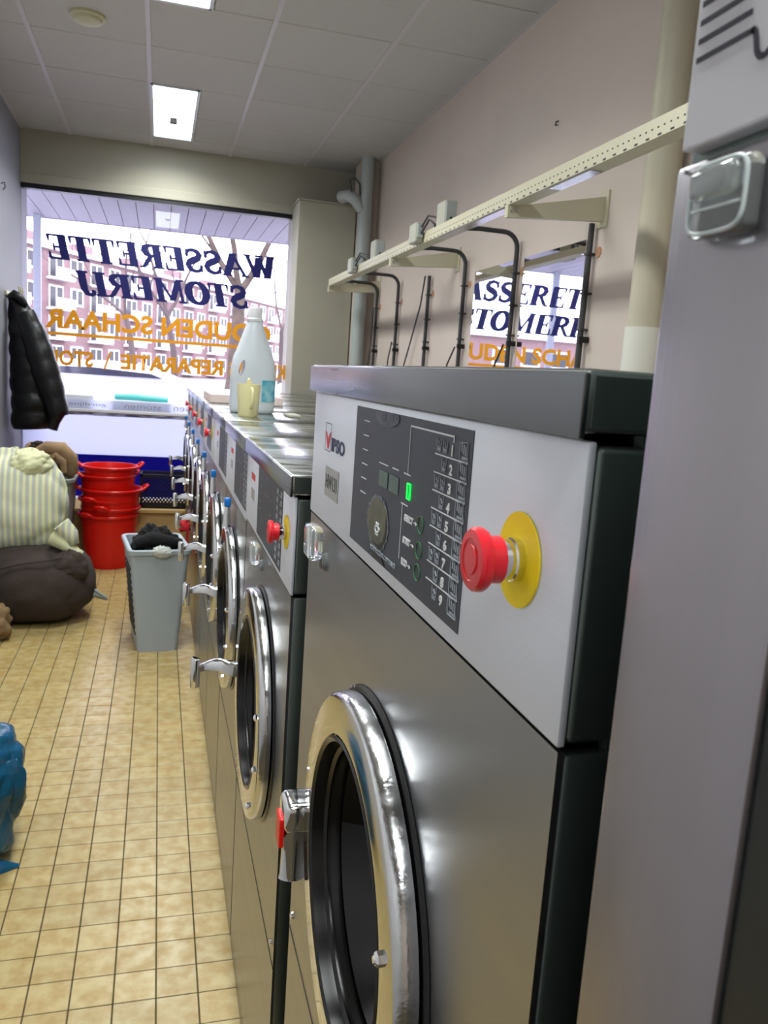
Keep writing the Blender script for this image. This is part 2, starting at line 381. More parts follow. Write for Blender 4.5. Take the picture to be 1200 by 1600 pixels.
# mirrored (seen from inside) shop lettering: every letter a piece of its own
def stroke_letter(ch):
    T, t = .295, .145
    P = []
    def st(a, b, w1, w2=None):
        P.append(('s', a, b, w1, w2 if w2 else w1))
    def serif(x, y, w=.34): P.append(('b', x-w/2, x+w/2, y-.045, y+.045))
    def arc(pts, w): P.append(('a', pts, w))
    W = .8
    if ch == 'W':
        t = .17; W = 1.18; st((.18, .96), (.42, .03), T); st((.42, .03), (.64, .9), t); st((.62, .9), (.84, .03), T); st((.84, .03), (1.08, .96), t)
        serif(.18, .955, .36); serif(.62, .955, .3); serif(1.08, .955, .28)
    elif ch == 'A':
        W = .98; st((.14, .04), (.52, .97), t); st((.48, .97), (.82, .04), T); st((.25, .33), (.7, .33), .09); serif(.14, .045, .28); serif(.82, .045, .36)
    elif ch == 'S':
        W = .74
        arc([(.62, .68), (.6, .82), (.5, .92), (.36, .93), (.22, .88), (.16, .74), (.22, .61), (.38, .52), (.54, .43), (.62, .3), (.56, .14), (.4, .06), (.25, .08), (.15, .18), (.13, .32)], [.1, .1, .11, .13, .16, .18, .2, .22, .2, .18, .16, .13, .11, .1, .1])
        P.append(('b', .58, .66, .64, .97)); P.append(('b', .09, .17, .03, .36))
    elif ch == 'E':
        W = .84; st((.24, .03), (.24, .97), T); st((.1, .955), (.74, .955), .09); st((.1, .045), (.76, .045), .09); st((.24, .5), (.56, .5), .09)
        st((.7, .97), (.7, .7), .13, .06); st((.73, .03), (.73, .32), .13, .06); st((.55, .36), (.55, .64), .08)
    elif ch == 'R':
        W = .94; st((.24, .03), (.24, .97), T); serif(.24, .045, .4); serif(.2, .955, .34)
        arc([(.24, .94), (.48, .93), (.64, .85), (.68, .72), (.62, .58), (.46, .51), (.24, .5)], [.09, .11, .18, .2, .18, .11, .09])
        st((.48, .5), (.76, .06), .2); serif(.82, .045, .22)
    elif ch == 'T':
        W = .86; st((.43, .03), (.43, .95), T); serif(.43, .045, .42); st((.06, .955), (.8, .955), .09); st((.09, .97), (.09, .68), .13, .05); st((.77, .97), (.77, .68), .13, .05)
    elif ch == 'O':
        W = .92
        n = 22; arc([(.45+.33*math.cos(2*PI*k/n), .5+.44*math.sin(2*PI*k/n)) for k in range(n+1)], [.1+.13*abs(math.cos(2*PI*k/n)) for k in range(n+1)])
    elif ch == 'M':
        T, t = .24, .12; W = 1.24; st((.18, .04), (.22, .96), t); st((.24, .94), (.56, .08), T); st((.56, .1), (.92, .95), t); st((.96, .04), (.96, .96), T)
        serif(.18, .045, .3); serif(.96, .045, .38); serif(.18, .955, .3); serif(.98, .955, .3)
    elif ch == 'I':
        W = .46; st((.22, .03), (.22, .97), T); serif(.22, .045, .42); serif(.22, .955, .42)
    elif ch == 'J':
        W = .66; serif(.4, .955, .42)
        arc([(.42, .95), (.42, .5), (.41, .24), (.34, .08), (.2, .03), (.1, .1), (.09, .24)], [.22, .22, .2, .16, .12, .14, .1])
    return P, W
def letter_mb(ch, ox, oz, sx, sz, y, shear=.18, th=.003):
    P, W = stroke_letter(ch); mb = MB()
    k = [0]
    def tr(p): return (ox-(p[0]+(p[1])*shear)*sx, y-k[0]*.00004, oz+p[1]*sz)
    def pr(poly):
        k[0] += 1; mb.prism([tr(p) for p in poly], (0, -th, 0))
    for s in P:
        if s[0] == 's':
            a, b_ = Vector(s[1]), Vector(s[2]); d = (b_-a).normalized()
            if abs(d.y) > .5: nn = Vector((1, 0))
            else: nn = Vector((-d.y, d.x))
            pr([a+nn*s[3]/2, a-nn*s[3]/2, b_-nn*s[4]/2, b_+nn*s[4]/2])
        elif s[0] == 'b': pr([(s[1], s[3]), (s[2], s[3]), (s[2], s[4]), (s[1], s[4])])
        else:
            pts = [Vector(p) for p in s[1]]; L, Rr = [], []
            for i, p in enumerate(pts):
                if (pts[0]-pts[-1]).length < 1e-6 and i in (0, len(pts)-1): d = (pts[1]-pts[-2]).normalized()
                else: d = (pts[min(i+1, len(pts)-1)]-pts[max(i-1, 0)]).normalized()
                nn = Vector((-d.y, d.x)); L.append(p+nn*s[2][i]*.66); Rr.append(p-nn*s[2][i]*.66)
            for i in range(len(pts)-1): pr([L[i], Rr[i], Rr[i+1], L[i+1]])
    return mb, W
def serif_word(word, xstart, xend, z0, z1, y):
    tot = sum(stroke_letter(c)[1]-.05 for c in word)+.18+.05
    sx = (xstart-xend)/tot; x = xstart
    for c in word:
        mb, W = letter_mb(c, x, z0, sx, (z1-z0), y); obj('letter', mb, m_navy, win); x -= (W-.05)*sx
serif_word('WASSERETTE', .945, -.888, 2.264, 2.452, GY-.002)
serif_word('STOMERIJ', .725, -.662, 2.01, 2.196, GY-.002)
def sans_word(word, xs_, xe, z0, z1, y, m, parent, bold=.004):
    me = text_mesh(word, 1.0, bold/(z1-z0)*.7, .0)
    X = [v.co.x for v in me.vertices]; Y = [v.co.y for v in me.vertices]; bpy.data.meshes.remove(me)
    w_ = max(X)-min(X); sx = (xs_-xe)/w_; total = w_
    # lay letters one at a time using cumulative widths
    pos = 0.
    for i, c in enumerate(word):
        def wid(s):
            if not s.strip(): return 0
            q = text_mesh(s, 1.0, bold/(z1-z0)*.7, 0., 'LEFT'); a = max(v.co.x for v in q.vertices); bpy.data.meshes.remove(q); return a
        if c == ' ': continue
        q = text_mesh(c, 1.0, bold/(z1-z0)*.7, .0, 'LEFT')
        cw = max(v.co.x for v in q.vertices); adv = wid(word[:i+1])-cw
        for v in q.vertices:
            a, b_, d = v.co; v.co = (xs_-(adv+a)*sx, y, z0+(b_+.38 if False else b_)*1.0)
        zz = [v.co.z for v in q.vertices]; mn, mxz = min(zz), max(zz)
        for v in q.vertices: v.co.z = z0+(v.co.z-mn)/(mxz-mn)*(z1-z0)
        obj('letter', q, m, parent)
sans_word('GOUDEN SCHAAR', .905, -.873, 1.738, 1.890, GY-.003, m_orange, win, .0085)
obj('underline', MB().box(-.87, .88, GY-.004, GY-.002, 1.684, 1.710), m_orange, win)
for wd_, a_, b__ in (('KLEDING', 1.045, .572), ('REPARATIE', .523, -.297), ('STOM', -.512, -.873)): sans_word(wd_, a_, b__, 1.448, 1.572, GY-.003, m_orange, win, .007)
obj('letter', MB().prism([(-.372, GY-.003, 1.58), (-.39, GY-.003, 1.58), (-.435, GY-.003, 1.44), (-.417, GY-.003, 1.44)], (0, -.001, 0)), m_orange, win)
# low ledge, sign strip and bench below the window
lg = struct('trim_2', MB().rbox(XL, 1.05, 6.84, GY-.01, 1.10, 1.125, .004), m_whitep)
sg = thing('sign_strip', (0, 6.86, 1.125), 'white strip of mirrored window signs standing on the ledge below the shop window', 'sign')
obj('strip', MB().box(XL+.02, 1.0, 6.86, 6.866, 1.125, 1.20), m_film, sg)
for wd, x0, x1 in (('stomen', .02, -.26), ('gordijnen', -.40, -.72), ('wassen', .40, .12)):
    me = text_mesh(wd, 1, 0, 0.)
    X = [v.co.x for v in me.vertices]; Y = [v.co.y for v in me.vertices]
    for v in me.vertices: v.co = (x0-(v.co.x-min(X))/(max(X)-min(X))*(x0-x1), 6.857, 1.142+(v.co.y-min(Y))/(max(Y)-min(Y))*.034)
    obj('lettering', me, m_greyp, sg)
lf = obj('leaflet_strip', MB().box(XL+.02, 1.0, 6.845, 6.85, 1.075, 1.118), mat('leaflet_print', (196, 196, 226), .5, rgb2=(60, 58, 76), vscale=9, stretch=(1, 1, 6)), None)
tag(lf, 'dark and white patterned strip along the front edge of the window ledge', 'strip')
o = obj('fabric_roll', MB().tube([(-.34, 6.93, 1.228), (-.2, 6.935, 1.232), (.075, 6.93, 1.222)], [.022, .026, .022], 12), m_turq, None, 50, wo=(-.13, 6.93, 1.22))
tag(o, 'turquoise roll lying along the window sill above the sign strip', 'roll')
o = obj('paper_stack', MB().rbox(-.80, -.50, 6.90, 6.98, 1.125, 1.232, .01), m_whitep, None, wo=(-.65, 6.94, 1.125)); tag(o, 'white stack of papers on the window sill beside the black jacket', 'papers')
o = obj('sill_box', MB().rbox(-.36, .10, 6.885, 6.975, 1.125, 1.204, .006), m_whitep, None, wo=(-.13, 6.93, 1.125)); tag(o, 'flat white box on the window ledge carrying the turquoise roll', 'box')
bn = thing('bench', (0, 6.75, 0), 'low beige bench built under the shop window behind the red tubs', 'bench')
obj('seat_board', MB().rbox(XL, .62, 6.51, GY-.02, .355, .385, .005), m_bench, bn)
obj('front_panel', MB().rbox(XL, .62, 6.54, 6.56, 0, .355, .003), m_bench, bn)

# white column boxing and pipes in the far right corner
o = obj('corner_cabinet', MB().rbox(1.03, 1.49, 6.62, 6.955, 0, 2.85, .006), m_beam, None, wo=(1.26, 6.8, 0)); tag(o, 'tall cream boxed cabinet between the shop window and the corner pipe', 'cabinet')
obj('top_board', MB().rbox(1.02, 1.495, 6.61, 6.96, 2.85, 2.862, .003), m_beam, o)
t = thing('downpipe', (1.55, 6.45, 0), 'grey vertical pipe with side branch in the far right corner', 'pipe')
obj('pipe', MB().tube([(1.525, 6.455, 0), (1.525, 6.455, HC)], .052, 24), m_pvcg, t, 40)
obj('branch', MB().tube([(1.50, 6.455, 2.80), (1.44, 6.46, 2.87), (1.40, 6.50, 2.90), (1.36, 6.60, 2.905)], [.045, .045, .047, .047], 20).lathe([(0, .054), (.02, .054)], (1.525, 6.455, 2.72), 'Z', 24, True, True), m_pvcg, t, 40)
obj('wire_loop', MB().tube([(1.40, 6.43, 2.92), (1.38, 6.42, 3.0), (1.42, 6.42, 3.02), (1.46, 6.42, 2.98), (1.47, 6.43, 2.9)], .007, 8), m_cable, t, 50)
t = thing('ventilation_pipe', (1.55, 2.6, 0), 'wide cream vertical pipe on the right wall beside the dryer', 'pipe')
obj('upper_pipe', MB().tube([(1.565, 2.46, 1.74), (1.565, 2.46, HC)], .058, 32), m_pvc, t, 40)
obj('lower_pipe', MB().tube([(1.565, 2.46, 0), (1.565, 2.46, 1.745)], .063, 32), m_pvc2, t, 40)

# ------------------------------------------------------------------ rail, brackets, conduits, sockets, mirrors
RX, RZ = 1.24, 2.19
rl = thing('perforated_rail', (RX, 4, RZ), 'long cream perforated rail running along the right wall above the washers', 'rail')
obj('channel', MB().box(RX-.003, RX, -.4, 6.31, RZ, RZ+.048).box(RX-.003, RX+.058, -.4, 6.31, RZ-.003, RZ).box(RX+.055, RX+.058, -.4, 6.31, RZ, RZ+.03), m_rail, rl)
mb = MB()
y = 1.2
while y < 6.28:
    mb.box(RX-.0036, RX-.0028, y, y+.016, RZ+.0, RZ+.005); y += .055
y = 1.2
while y < 6.28:
    mb.box(RX-.0036, RX-.0028, y, y+.007, RZ+.02, RZ+.024); y += .028
obj('perforations', mb, m_black, rl, kind='stuff')
obj('reflection_strip', MB().box(RX+.006, RX+.05, 2.35, 2.62, RZ-.007, RZ-.0035), m_zinc, rl)  # bright strips stand in for glossy reflections on the rail's underside
obj('reflection_strip', MB().box(RX+.006, RX+.05, 3.0, 3.75, RZ-.007, RZ-.0035), m_zinc, rl)
for y, lb in ((2.93, 'cream wall bracket nearest the dryer, carrying the perforated rail'), (4.54, 'middle cream wall bracket carrying the perforated rail'), (6.29, 'farthest cream wall bracket at the end of the perforated rail')):
    t = thing('wall_bracket', (XR, y, 2.22), lb, 'bracket', 'wall brackets under the rail')
    arm = [(RX-.006, y, 2.142), (RX-.006, y, 2.186), (RX+.03, y, 2.186), (XR-.006, y, 2.262), (XR-.006, y, 2.172)]
    obj('arm', MB().prism(arm, (0, .004, 0)).box(RX, XR-.005, y, y+.035, 2.155, 2.159) if False else MB().prism(arm, (0, .03, 0)), m_rail, t)
    obj('wall_plate', MB().rbox(XR-.008, XR, y-.02, y+.05, 2.15, 2.285, .002), m_rail, t)
    obj('bolt', MB().lathe([(0, .008), (-.006, .008)], (RX+.01, y, 2.165), 'Y', 8, True, True).lathe([(0, .007), (-.006, .007)], (RX+.035, y, 2.17), 'Y', 8, True, True), m_zinc, t)
def arcpath(y, ztop, zbot):
    x1 = XR-.022; x0 = RX+.03; r = .07
    pts = [(x0, y, ztop-.012), (x0+.15, y, ztop)]
    for k in range(7):
        a = PI/2-k*PI/12
        pts.append((x1-r+r*math.cos(a), y, ztop-r+r*math.sin(a)))
    pts.append((x1, y, zbot)); return pts
cy_ = [(2.99, 'nearest the dryer, at the near mirror'), (3.69, 'between the two wall mirrors'), (4.37, 'just left of the far mirror'),
       (5.0, 'below the middle bracket'), (5.69, 'second from the corner pipe'), (6.28, 'nearest the corner pipe')]
for i, (y, lb) in enumerate(cy_):
    t = thing('conduit', (XR-.02, y, 1.4), 'black cable conduit on the right wall '+lb, 'conduit', 'black conduits dropping from the rail')
    if i in (0, 3): pts = [(XR-.022, y, 2.17), (XR-.022, y, 1.9), (XR-.022, y, 1.38)]
    else: pts = arcpath(y, 2.235, 1.38)
    obj('tube', MB().tube(pts, .0115, 10), m_cable, t, 50)
    for z in (2.05, 1.9, 1.76, 1.58): obj('clip', MB().box(XR-.036, XR, y-.015, y+.015, z, z+.008), m_cable, t)
    obj('junction', MB().rbox(XR-.045, XR, y-.034, y-.016, 1.712, 1.736, .003), m_black, t)
    obj('filler_patch', MB().lathe([(0, .022), (-.004, .02)], (XR, y-.035, 2.06), 'X', 14, True, True), mat('old_plaster', (176, 132, 100), .9) if i == 0 else bpy.data.materials['old_plaster'], t)
for (pts, lb) in (([(1.6, 5.03, 2.17), (1.61, 5.12, 2.0), (1.61, 5.3, 1.75), (1.6, 5.42, 1.55), (1.6, 5.44, 1.3)], 'thin grey wire slanting down the wall beside the middle bracket conduit'),
                  ([(1.6, 6.3, 2.05), (1.61, 6.36, 1.8), (1.59, 6.42, 1.3)], 'thin brown wire slanting down beside the corner pipe'),
                  ([(1.6, 5.71, 1.78), (1.6, 5.78, 1.66), (1.6, 5.84, 1.3)], 'short black wire splaying from the second conduit off the corner pipe'),
                  ([(1.6, 4.39, 1.72), (1.6, 4.5, 1.62), (1.6, 4.55, 1.3)], 'short black wire splaying beside the far mirror conduit'),
                  ([(1.6, 3.71, 1.72), (1.6, 3.8, 1.62), (1.6, 3.88, 1.3)], 'short black wire splaying between the mirrors')):
    o = obj('loose_wire', MB().tube(pts, .005, 6), m_cable, None, 60, wo=pts[-1]); tag(o, lb, 'wire')
def socket(y, lb, tall):
    t = thing('socket_box', (RX+.03, y, RZ+.05), lb, 'socket box', 'electrical boxes clipped on the rail')
    if tall:
        obj('housing', MB().rbox(RX+.005, RX+.065, y-.05, y+.07, RZ+.045, RZ+.155, .006), m_boxg, t)
        obj('cover', MB().rbox(RX+.01, RX+.06, y-.056, y-.05, RZ+.055, RZ+.147, .002), m_pvcg, t)
        obj('cover_screw', MB().lathe([(0, .006), (-.004, .006)], (RX+.035, y-.056, RZ+.075), 'Y', 10, True, True), m_black, t)
    else:
        obj('housing', MB().rbox(RX-.045, RX-.004, y-.04, y+.08, RZ-.0, RZ+.095, .008), m_boxg, t)
        obj('socket_face', MB().rbox(RX-.04, RX-.01, y-.05, y-.04, RZ+.02, RZ+.085, .003), m_pvcg, t)
        obj('cable', MB().tube([(RX-.02, y-.05, RZ+.04), (RX, y-.1, RZ+.1), (RX+.02, y-.13, RZ+.075), (RX+.03, y-.12, RZ+.03)], .006, 8)
            .tube([(RX-.02, y-.05, RZ+.07), (RX+.0, y-.08, RZ+.12), (RX+.03, y-.16, RZ+.1), (RX+.04, y-.2, RZ+.04)], .005, 8), m_cable, t, 50)
socket(3.74, 'square grey box standing on the rail nearer the mirrors', True)
socket(4.0, 'small grey socket with cable loops on the front of the rail near the mirrors', False)
socket(5.0, 'square grey box standing on the rail near the corner pipe', True)
socket(5.4, 'small grey socket with cable loops on the rail near the corner pipe', False)
for (y0, y1, lb) in ((3.05, 3.63, 'frameless wall mirror nearer the dryer, reflecting the shop window letters'), (3.745, 4.25, 'frameless wall mirror farther from the dryer, reflecting the shop window letters')):
    t = thing('wall_mirror', (XR, (y0+y1)/2, 1.2), lb, 'mirror', 'mirrors on the right wall')
    obj('mirror_glass', MB().box(XR-.006, XR-.004, y0, y1, 1.2, 2.12), m_mirror, t)
    obj('backing', MB().box(XR-.004, XR-.0005, y0+.002, y1-.002, 1.2, 2.117), m_black, t)
for i, (yy, zz) in enumerate(((3.42, 2.62), (4.47, 2.63), (4.5, 3.0-.1))):
    pass
o = obj('wall_hook', MB().tube([(XR, 3.42, 2.665), (XR-.012, 3.42, 2.66), (XR-.014, 3.42, 2.645), (XR-.012, 3.40, 2.642)], .003, 6), m_black, None, wo=(XR, 3.42, 2.66)); tag(o, 'small dark hook left in the bare right wall above the rail', 'hook')
o = obj('wall_hook', MB().tube([(XL, 6.19, 2.63), (XL+.02, 6.19, 2.64), (XL+.025, 6.19, 2.61), (XL+.01, 6.19, 2.59)], .004, 6), m_black, None, wo=(XL, 6.19, 2.6)); tag(o, 'small dark hook high on the left wall', 'hook')

# ------------------------------------------------------------------ washers
def plate_with_hole(x, y0, y1, z0, z1, yc, zc, r, th=.004, n=64):
    # rectangular plate facing -x with a round hole
    angs = sorted(set([2*PI*k/n for k in range(n)] + [math.atan2(zz-zc, yy-yc) % (2*PI) for yy in (y0, y1) for zz in (z0, z1)]))
    inner, outer = [], []
    for a in angs:
        c, s_ = math.cos(a), math.sin(a)
        inner.append((yc+r*c, zc+r*s_))
        t_ = min([((y1 if c > 0 else y0)-yc)/c if abs(c) > 1e-9 else 9e9, ((z1 if s_ > 0 else z0)-zc)/s_ if abs(s_) > 1e-9 else 9e9])
        outer.append((yc+t_*c, zc+t_*s_))
    n = len(angs); vs = []
    for L, xx in ((inner, x), (outer, x), (outer, x+th), (inner, x+th)): vs += [(xx, a, b_) for a, b_ in L]
    fs = []
    for i in range(n):
        j = (i+1) % n
        for q in range(4):
            p = (q+1) % 4
            fs.append((q*n+i, q*n+j, p*n+j, p*n+i))
    return MB().add(vs, fs)
def estop(t, x, y, z):
    e = obj('emergency_stop', MB().lathe([(0, .0125), (-.002, .0135), (-.006, .0135), (-.007, .0125), (-.016, .0125)], (x, y, z), 'X', 32, True, True), m_chrome, t, 30, label='silver collar of the emergency stop button')
    obj('warning_plate', MB().lathe([(0, .0295), (-.0012, .0295)], (x, y, z), 'X', 48, True, True), m_yellow, e, 30, label='round yellow plate')
    obj('push_button', MB().lathe([(-.0135, .0145), (-.0225, .0145), (-.0235, .0185), (-.026, .0198), (-.0295, .0196), (-.0315, .0180), (-.0320, .013), (-.0312, .0125), (-.0312, .0095), (-.0322, .009), (-.0324, .001)], (x, y, z), 'X', 48, True, True), m_red, e, 35, label='red mushroom push button')
    mb = MB()
    for k in range(10):
        a = 2*PI*k/10; c, s_ = math.cos(a)*.0185, math.sin(a)*.0185
        mb.box(x-.0262, x-.0238, y+c*.97-.0010, y+c*.97+.0010, z+s_*.97-.0010, z+s_*.97+.0010)
    obj('grip_ribs', mb, m_red, e)
def marks(t, x, y0, y1, z0, z1, full):
    # y1 = left (far) edge of the membrane, y0 = right (near) edge; u runs left to right 0..1, v top to bottom 0..1
    Wd, Hh = y1-y0, z1-z0
    U = lambda u: y1-u*Wd
    V = lambda v: z1-v*Hh
    xx = x-.0004
    def ln(mb, u0, v0, u1, v1, w_=.0011):
        if abs(u1-u0)*Wd > abs(v1-v0)*Hh: mb.box(xx-.0003, xx, U(u1), U(u0), min(V(v0), V(v1))-w_/2, max(V(v0), V(v1))+w_/2)
        else: mb.box(xx-.0003, xx, U(max(u0, u1))-w_/2, U(min(u0, u1))+w_/2, V(max(v0, v1)), V(min(v0, v1)))
    lines = [(.11, .093+.102*k, .175, .093+.102*k, .0011) for k in range(6)]
    lines += [(.308, .340, .402, .340, .0011), (.445, .338, .504, .338, .0011), (.552, .338, .610, .338, .0011), (.585, .05, .585, .338, .0009), (.585, .05, .897, .05, .0014), (.895, .05, .895, .08, .0014),
              (.545, .522, .603, .522, .0011), (.557, .522, .557, .862, .0007)]
    lines += [(.78, .162+.0973*k, .985, .162+.0973*k, .0010) for k in range(8)]
    if full:
        for l in lines:
            mb = MB(); ln(mb, *l); obj('printed_line', mb, m_white, t)
    else:
        mb = MB()
        for l in lines: ln(mb, *l)
        obj('printed_lines', mb, m_greyp, t, kind='stuff')
        mb = MB()
        for k in range(9):
            v = .10+.0977*k
            mb.box(xx-.0003, xx, U(.86), U(.80), V(v+.05), V(v)); mb.box(xx-.0003, xx, U(.985), U(.935), V(v+.06), V(v))
        obj('printed_symbols', mb, m_greyp, t, kind='stuff'); return
    for k in range(9):
        v = .123+.0977*k
        front_text('printed_digit', str(k+1), .0084, U(.888), V(v), xx, m_white, t, wide=.0066 if k else .0022, bold=.0004)
        def cup(u):
            mb = MB(); w1, h1 = .0105, .0100; yc_, zc_ = U(u), V(v-.012)
            mb.tube([(xx, yc_+w1/2, zc_+h1/2), (xx, yc_+w1/3, zc_-h1/2), (xx, yc_-w1/3, zc_-h1/2), (xx, yc_-w1/2, zc_+h1/2)], .00055, 5)
            mb.tube([(xx, yc_+w1*.1, zc_+h1*.3), (xx, yc_-w1*.2, zc_), (xx, yc_+w1*.15, zc_-h1*.2)], .0008, 5)
            mb.box(xx-.0003, xx, yc_-w1*.25, yc_+w1*.25, zc_-h1*.42, zc_-h1*.2)
            obj('cup_symbol', mb, m_greyp, t, kind='stuff')
        cup(.843)
        if k in (0, 2, 4, 6): cup(.803)
        yc_, zc_ = U(.957), V(v-.016); mb = MB()
        mb.tube([(xx, yc_+.008, zc_+.0055), (xx, yc_-.007, zc_+.0065), (xx, yc_-.0075, zc_-.003), (xx, yc_-.0095, zc_-.0075), (xx, yc_+.007, zc_-.0075), (xx, yc_+.0085, zc_-.002), (xx, yc_+.008, zc_+.0055)], .00055, 5)
        for q in range(3): mb.box(xx-.0003, xx, yc_-.005+q*.004, yc_-.0028+q*.004, zc_-.003+q*.001, zc_+.0035+q*.001)
        mb.box(xx-.0003, xx, yc_-.007, yc_+.004, zc_-.0062, zc_-.0042)
        obj('drum_symbol', mb, m_greyp, t, kind='stuff')
    for s_, v, wd, va in (('SELECT', .595, .026, .596), ('START', .73, .022, .732), ('ECO', .863, .0165, .863)):
        front_text('printed_word', s_, .0062, U(.58)-wd/2, V(v), xx, m_white, t, wide=wd, bold=.0004)
        ya = U(.58)-wd-.005
        obj('printed_arrow', MB().add([(xx-.0002, ya-.007, V(v)), (xx-.0002, ya-.002, V(v)+.0022), (xx-.0002, ya-.002, V(v)+.0006), (xx-.0002, ya+.003, V(v)+.0006), (xx-.0002, ya+.003, V(v)-.0006), (xx-.0002, ya-.002, V(v)-.0006), (xx-.0002, ya-.002, V(v)-.0022)], [(0, 1, 2, 3, 4, 5, 6)]), m_white, t)
        yb = U(.711); n = 24; zb_ = V({.595: .584, .73: .732, .863: .859}[v])
        mb = MB(); rr = .0075
        mb.tube([(xx, yb+rr*math.cos(2*PI*k/n), zb_+rr*.95*math.sin(2*PI*k/n)) for k in range(n+1)], .00055, 5)
        b_ = obj('touch_button', mb, m_greenp, t)
        obj('touch_mark', MB().box(xx-.0003, xx, yb-.0012, yb+.0012, zb_-.0035, zb_+.0035), m_greenp, b_) if False else None
    for a_, b2 in ((.315, .405), (.42, .51)): obj('readout_window', MB().box(xx-.0002, xx, U(b2), U(a_), V(.49), V(.385)), m_greend, t)
    mb = MB(); ya, yb, za, zb = U(.615), U(.592), V(.478), V(.388)
    mb.tube([(xx-.0003, ya, za), (xx-.0003, yb, za), (xx-.0003, yb, zb), (xx-.0003, ya, zb), (xx-.0003, ya, za)], .0010, 6)
    obj('lit_digit', mb, m_led, t, label='glowing green zero')
    mb = MB(); yc_, zc_ = U(.33), V(.742); pts = []
    for k in range(40):
        a = 2*PI*k/40; pts.append((a, 1+.05*noise.noise(Vector((math.cos(a)*2, math.sin(a)*2, 3)))+random.uniform(-.03, .03)))
    RA, RB = .037, .0245
    mb.prism([(xx, yc_+RA*r*math.cos(a), zc_+RB*r*math.sin(a)) for a, r in pts], (-.0004, 0, 0)); obj('worn_patch', mb, m_olive, t, label='olive worn patch where the membrane has peeled')
    mb = MB(); n = 60; ro = [random.uniform(1.06, 1.2) for _ in range(n)]; ro.append(ro[0])
    for k in range(n):
        a0, a1 = 2*PI*k/n, 2*PI*(k+1)/n
        mb.add([(xx-.0002, yc_+RA*r*math.cos(a), zc_+RB*r*math.sin(a)) for a, r in ((a0, .97), (a1, .97), (a1, ro[k+1]), (a0, ro[k]))], [(0, 1, 2, 3)])
    obj('scuffed_rim', mb, m_scuff, t)
    q = xx-.0005
    obj('torn_hole', MB().add([(q, yc_-.030, zc_+.013), (q, yc_-.0365, zc_+.002), (q, yc_-.034, zc_-.010), (q, yc_-.020, zc_-.023), (q, yc_-.012, zc_-.0255), (q, yc_+.020, zc_-.0205), (q, yc_-.008, zc_-.0215), (q, yc_-.024, zc_-.014), (q, yc_-.031, zc_-.002)], [(0, 1, 2, 8), (2, 3, 7, 8), (3, 4, 6, 7), (4, 5, 6)]), m_black, t)
    obj('torn_strip', MB().add([(q, yc_+.018, V(.915)), (q, yc_+.028, V(.935)), (q, yc_+.004, V(.992)), (q, yc_-.022, V(.992)), (q, yc_-.036, V(.994)), (q, yc_-.016, V(.925))], [(0, 1, 2, 5), (2, 3, 4, 5)]), m_black, t)
    for qq in range(3):
        ph = qq*PI/3; mb = MB()
        mb.tube([(xx-.001, yc_-.003+.0085*math.cos(a)*math.cos(ph)-.003*math.sin(a)*math.sin(ph), zc_-.006+.007*math.cos(a)*math.sin(ph)+.003*math.sin(a)*math.cos(ph)) for a in (2*PI*k/16 for k in range(17))], .0006, 5)
        obj('atom_orbit', mb, m_white, t)
    front_text('printed_word', 'MICROPROCESSOR CONTROLLED', .0045, U(.405), V(.93), xx-.0007, m_greyp, t, wide=.092)
    obj('pale_oval', MB().prism([(xx-.0001, U(.36)+.042*math.cos(2*PI*k/24), max(min(V(.03)+.010*math.sin(2*PI*k/24), z1-.001), z0)) for k in range(24)], (-.0002, 0, 0)), mat('mottled_grey', (92, 96, 106), .5, rgb2=(64, 68, 80), vscale=60) , t)  # mottled paler oval near the membrane's top edge
    for dy, r in ((.332, .0065), (.416, .0045), (.459, .0028)):
        obj('scuff_spot', MB().prism([(xx-.0004, U(dy)+r*math.cos(2*PI*k/12)*1.2, V(.025)-r*.2+min(r*.9*math.sin(2*PI*k/12), .003)) for k in range(12)], (-.0002, 0, 0)), m_disp, t)
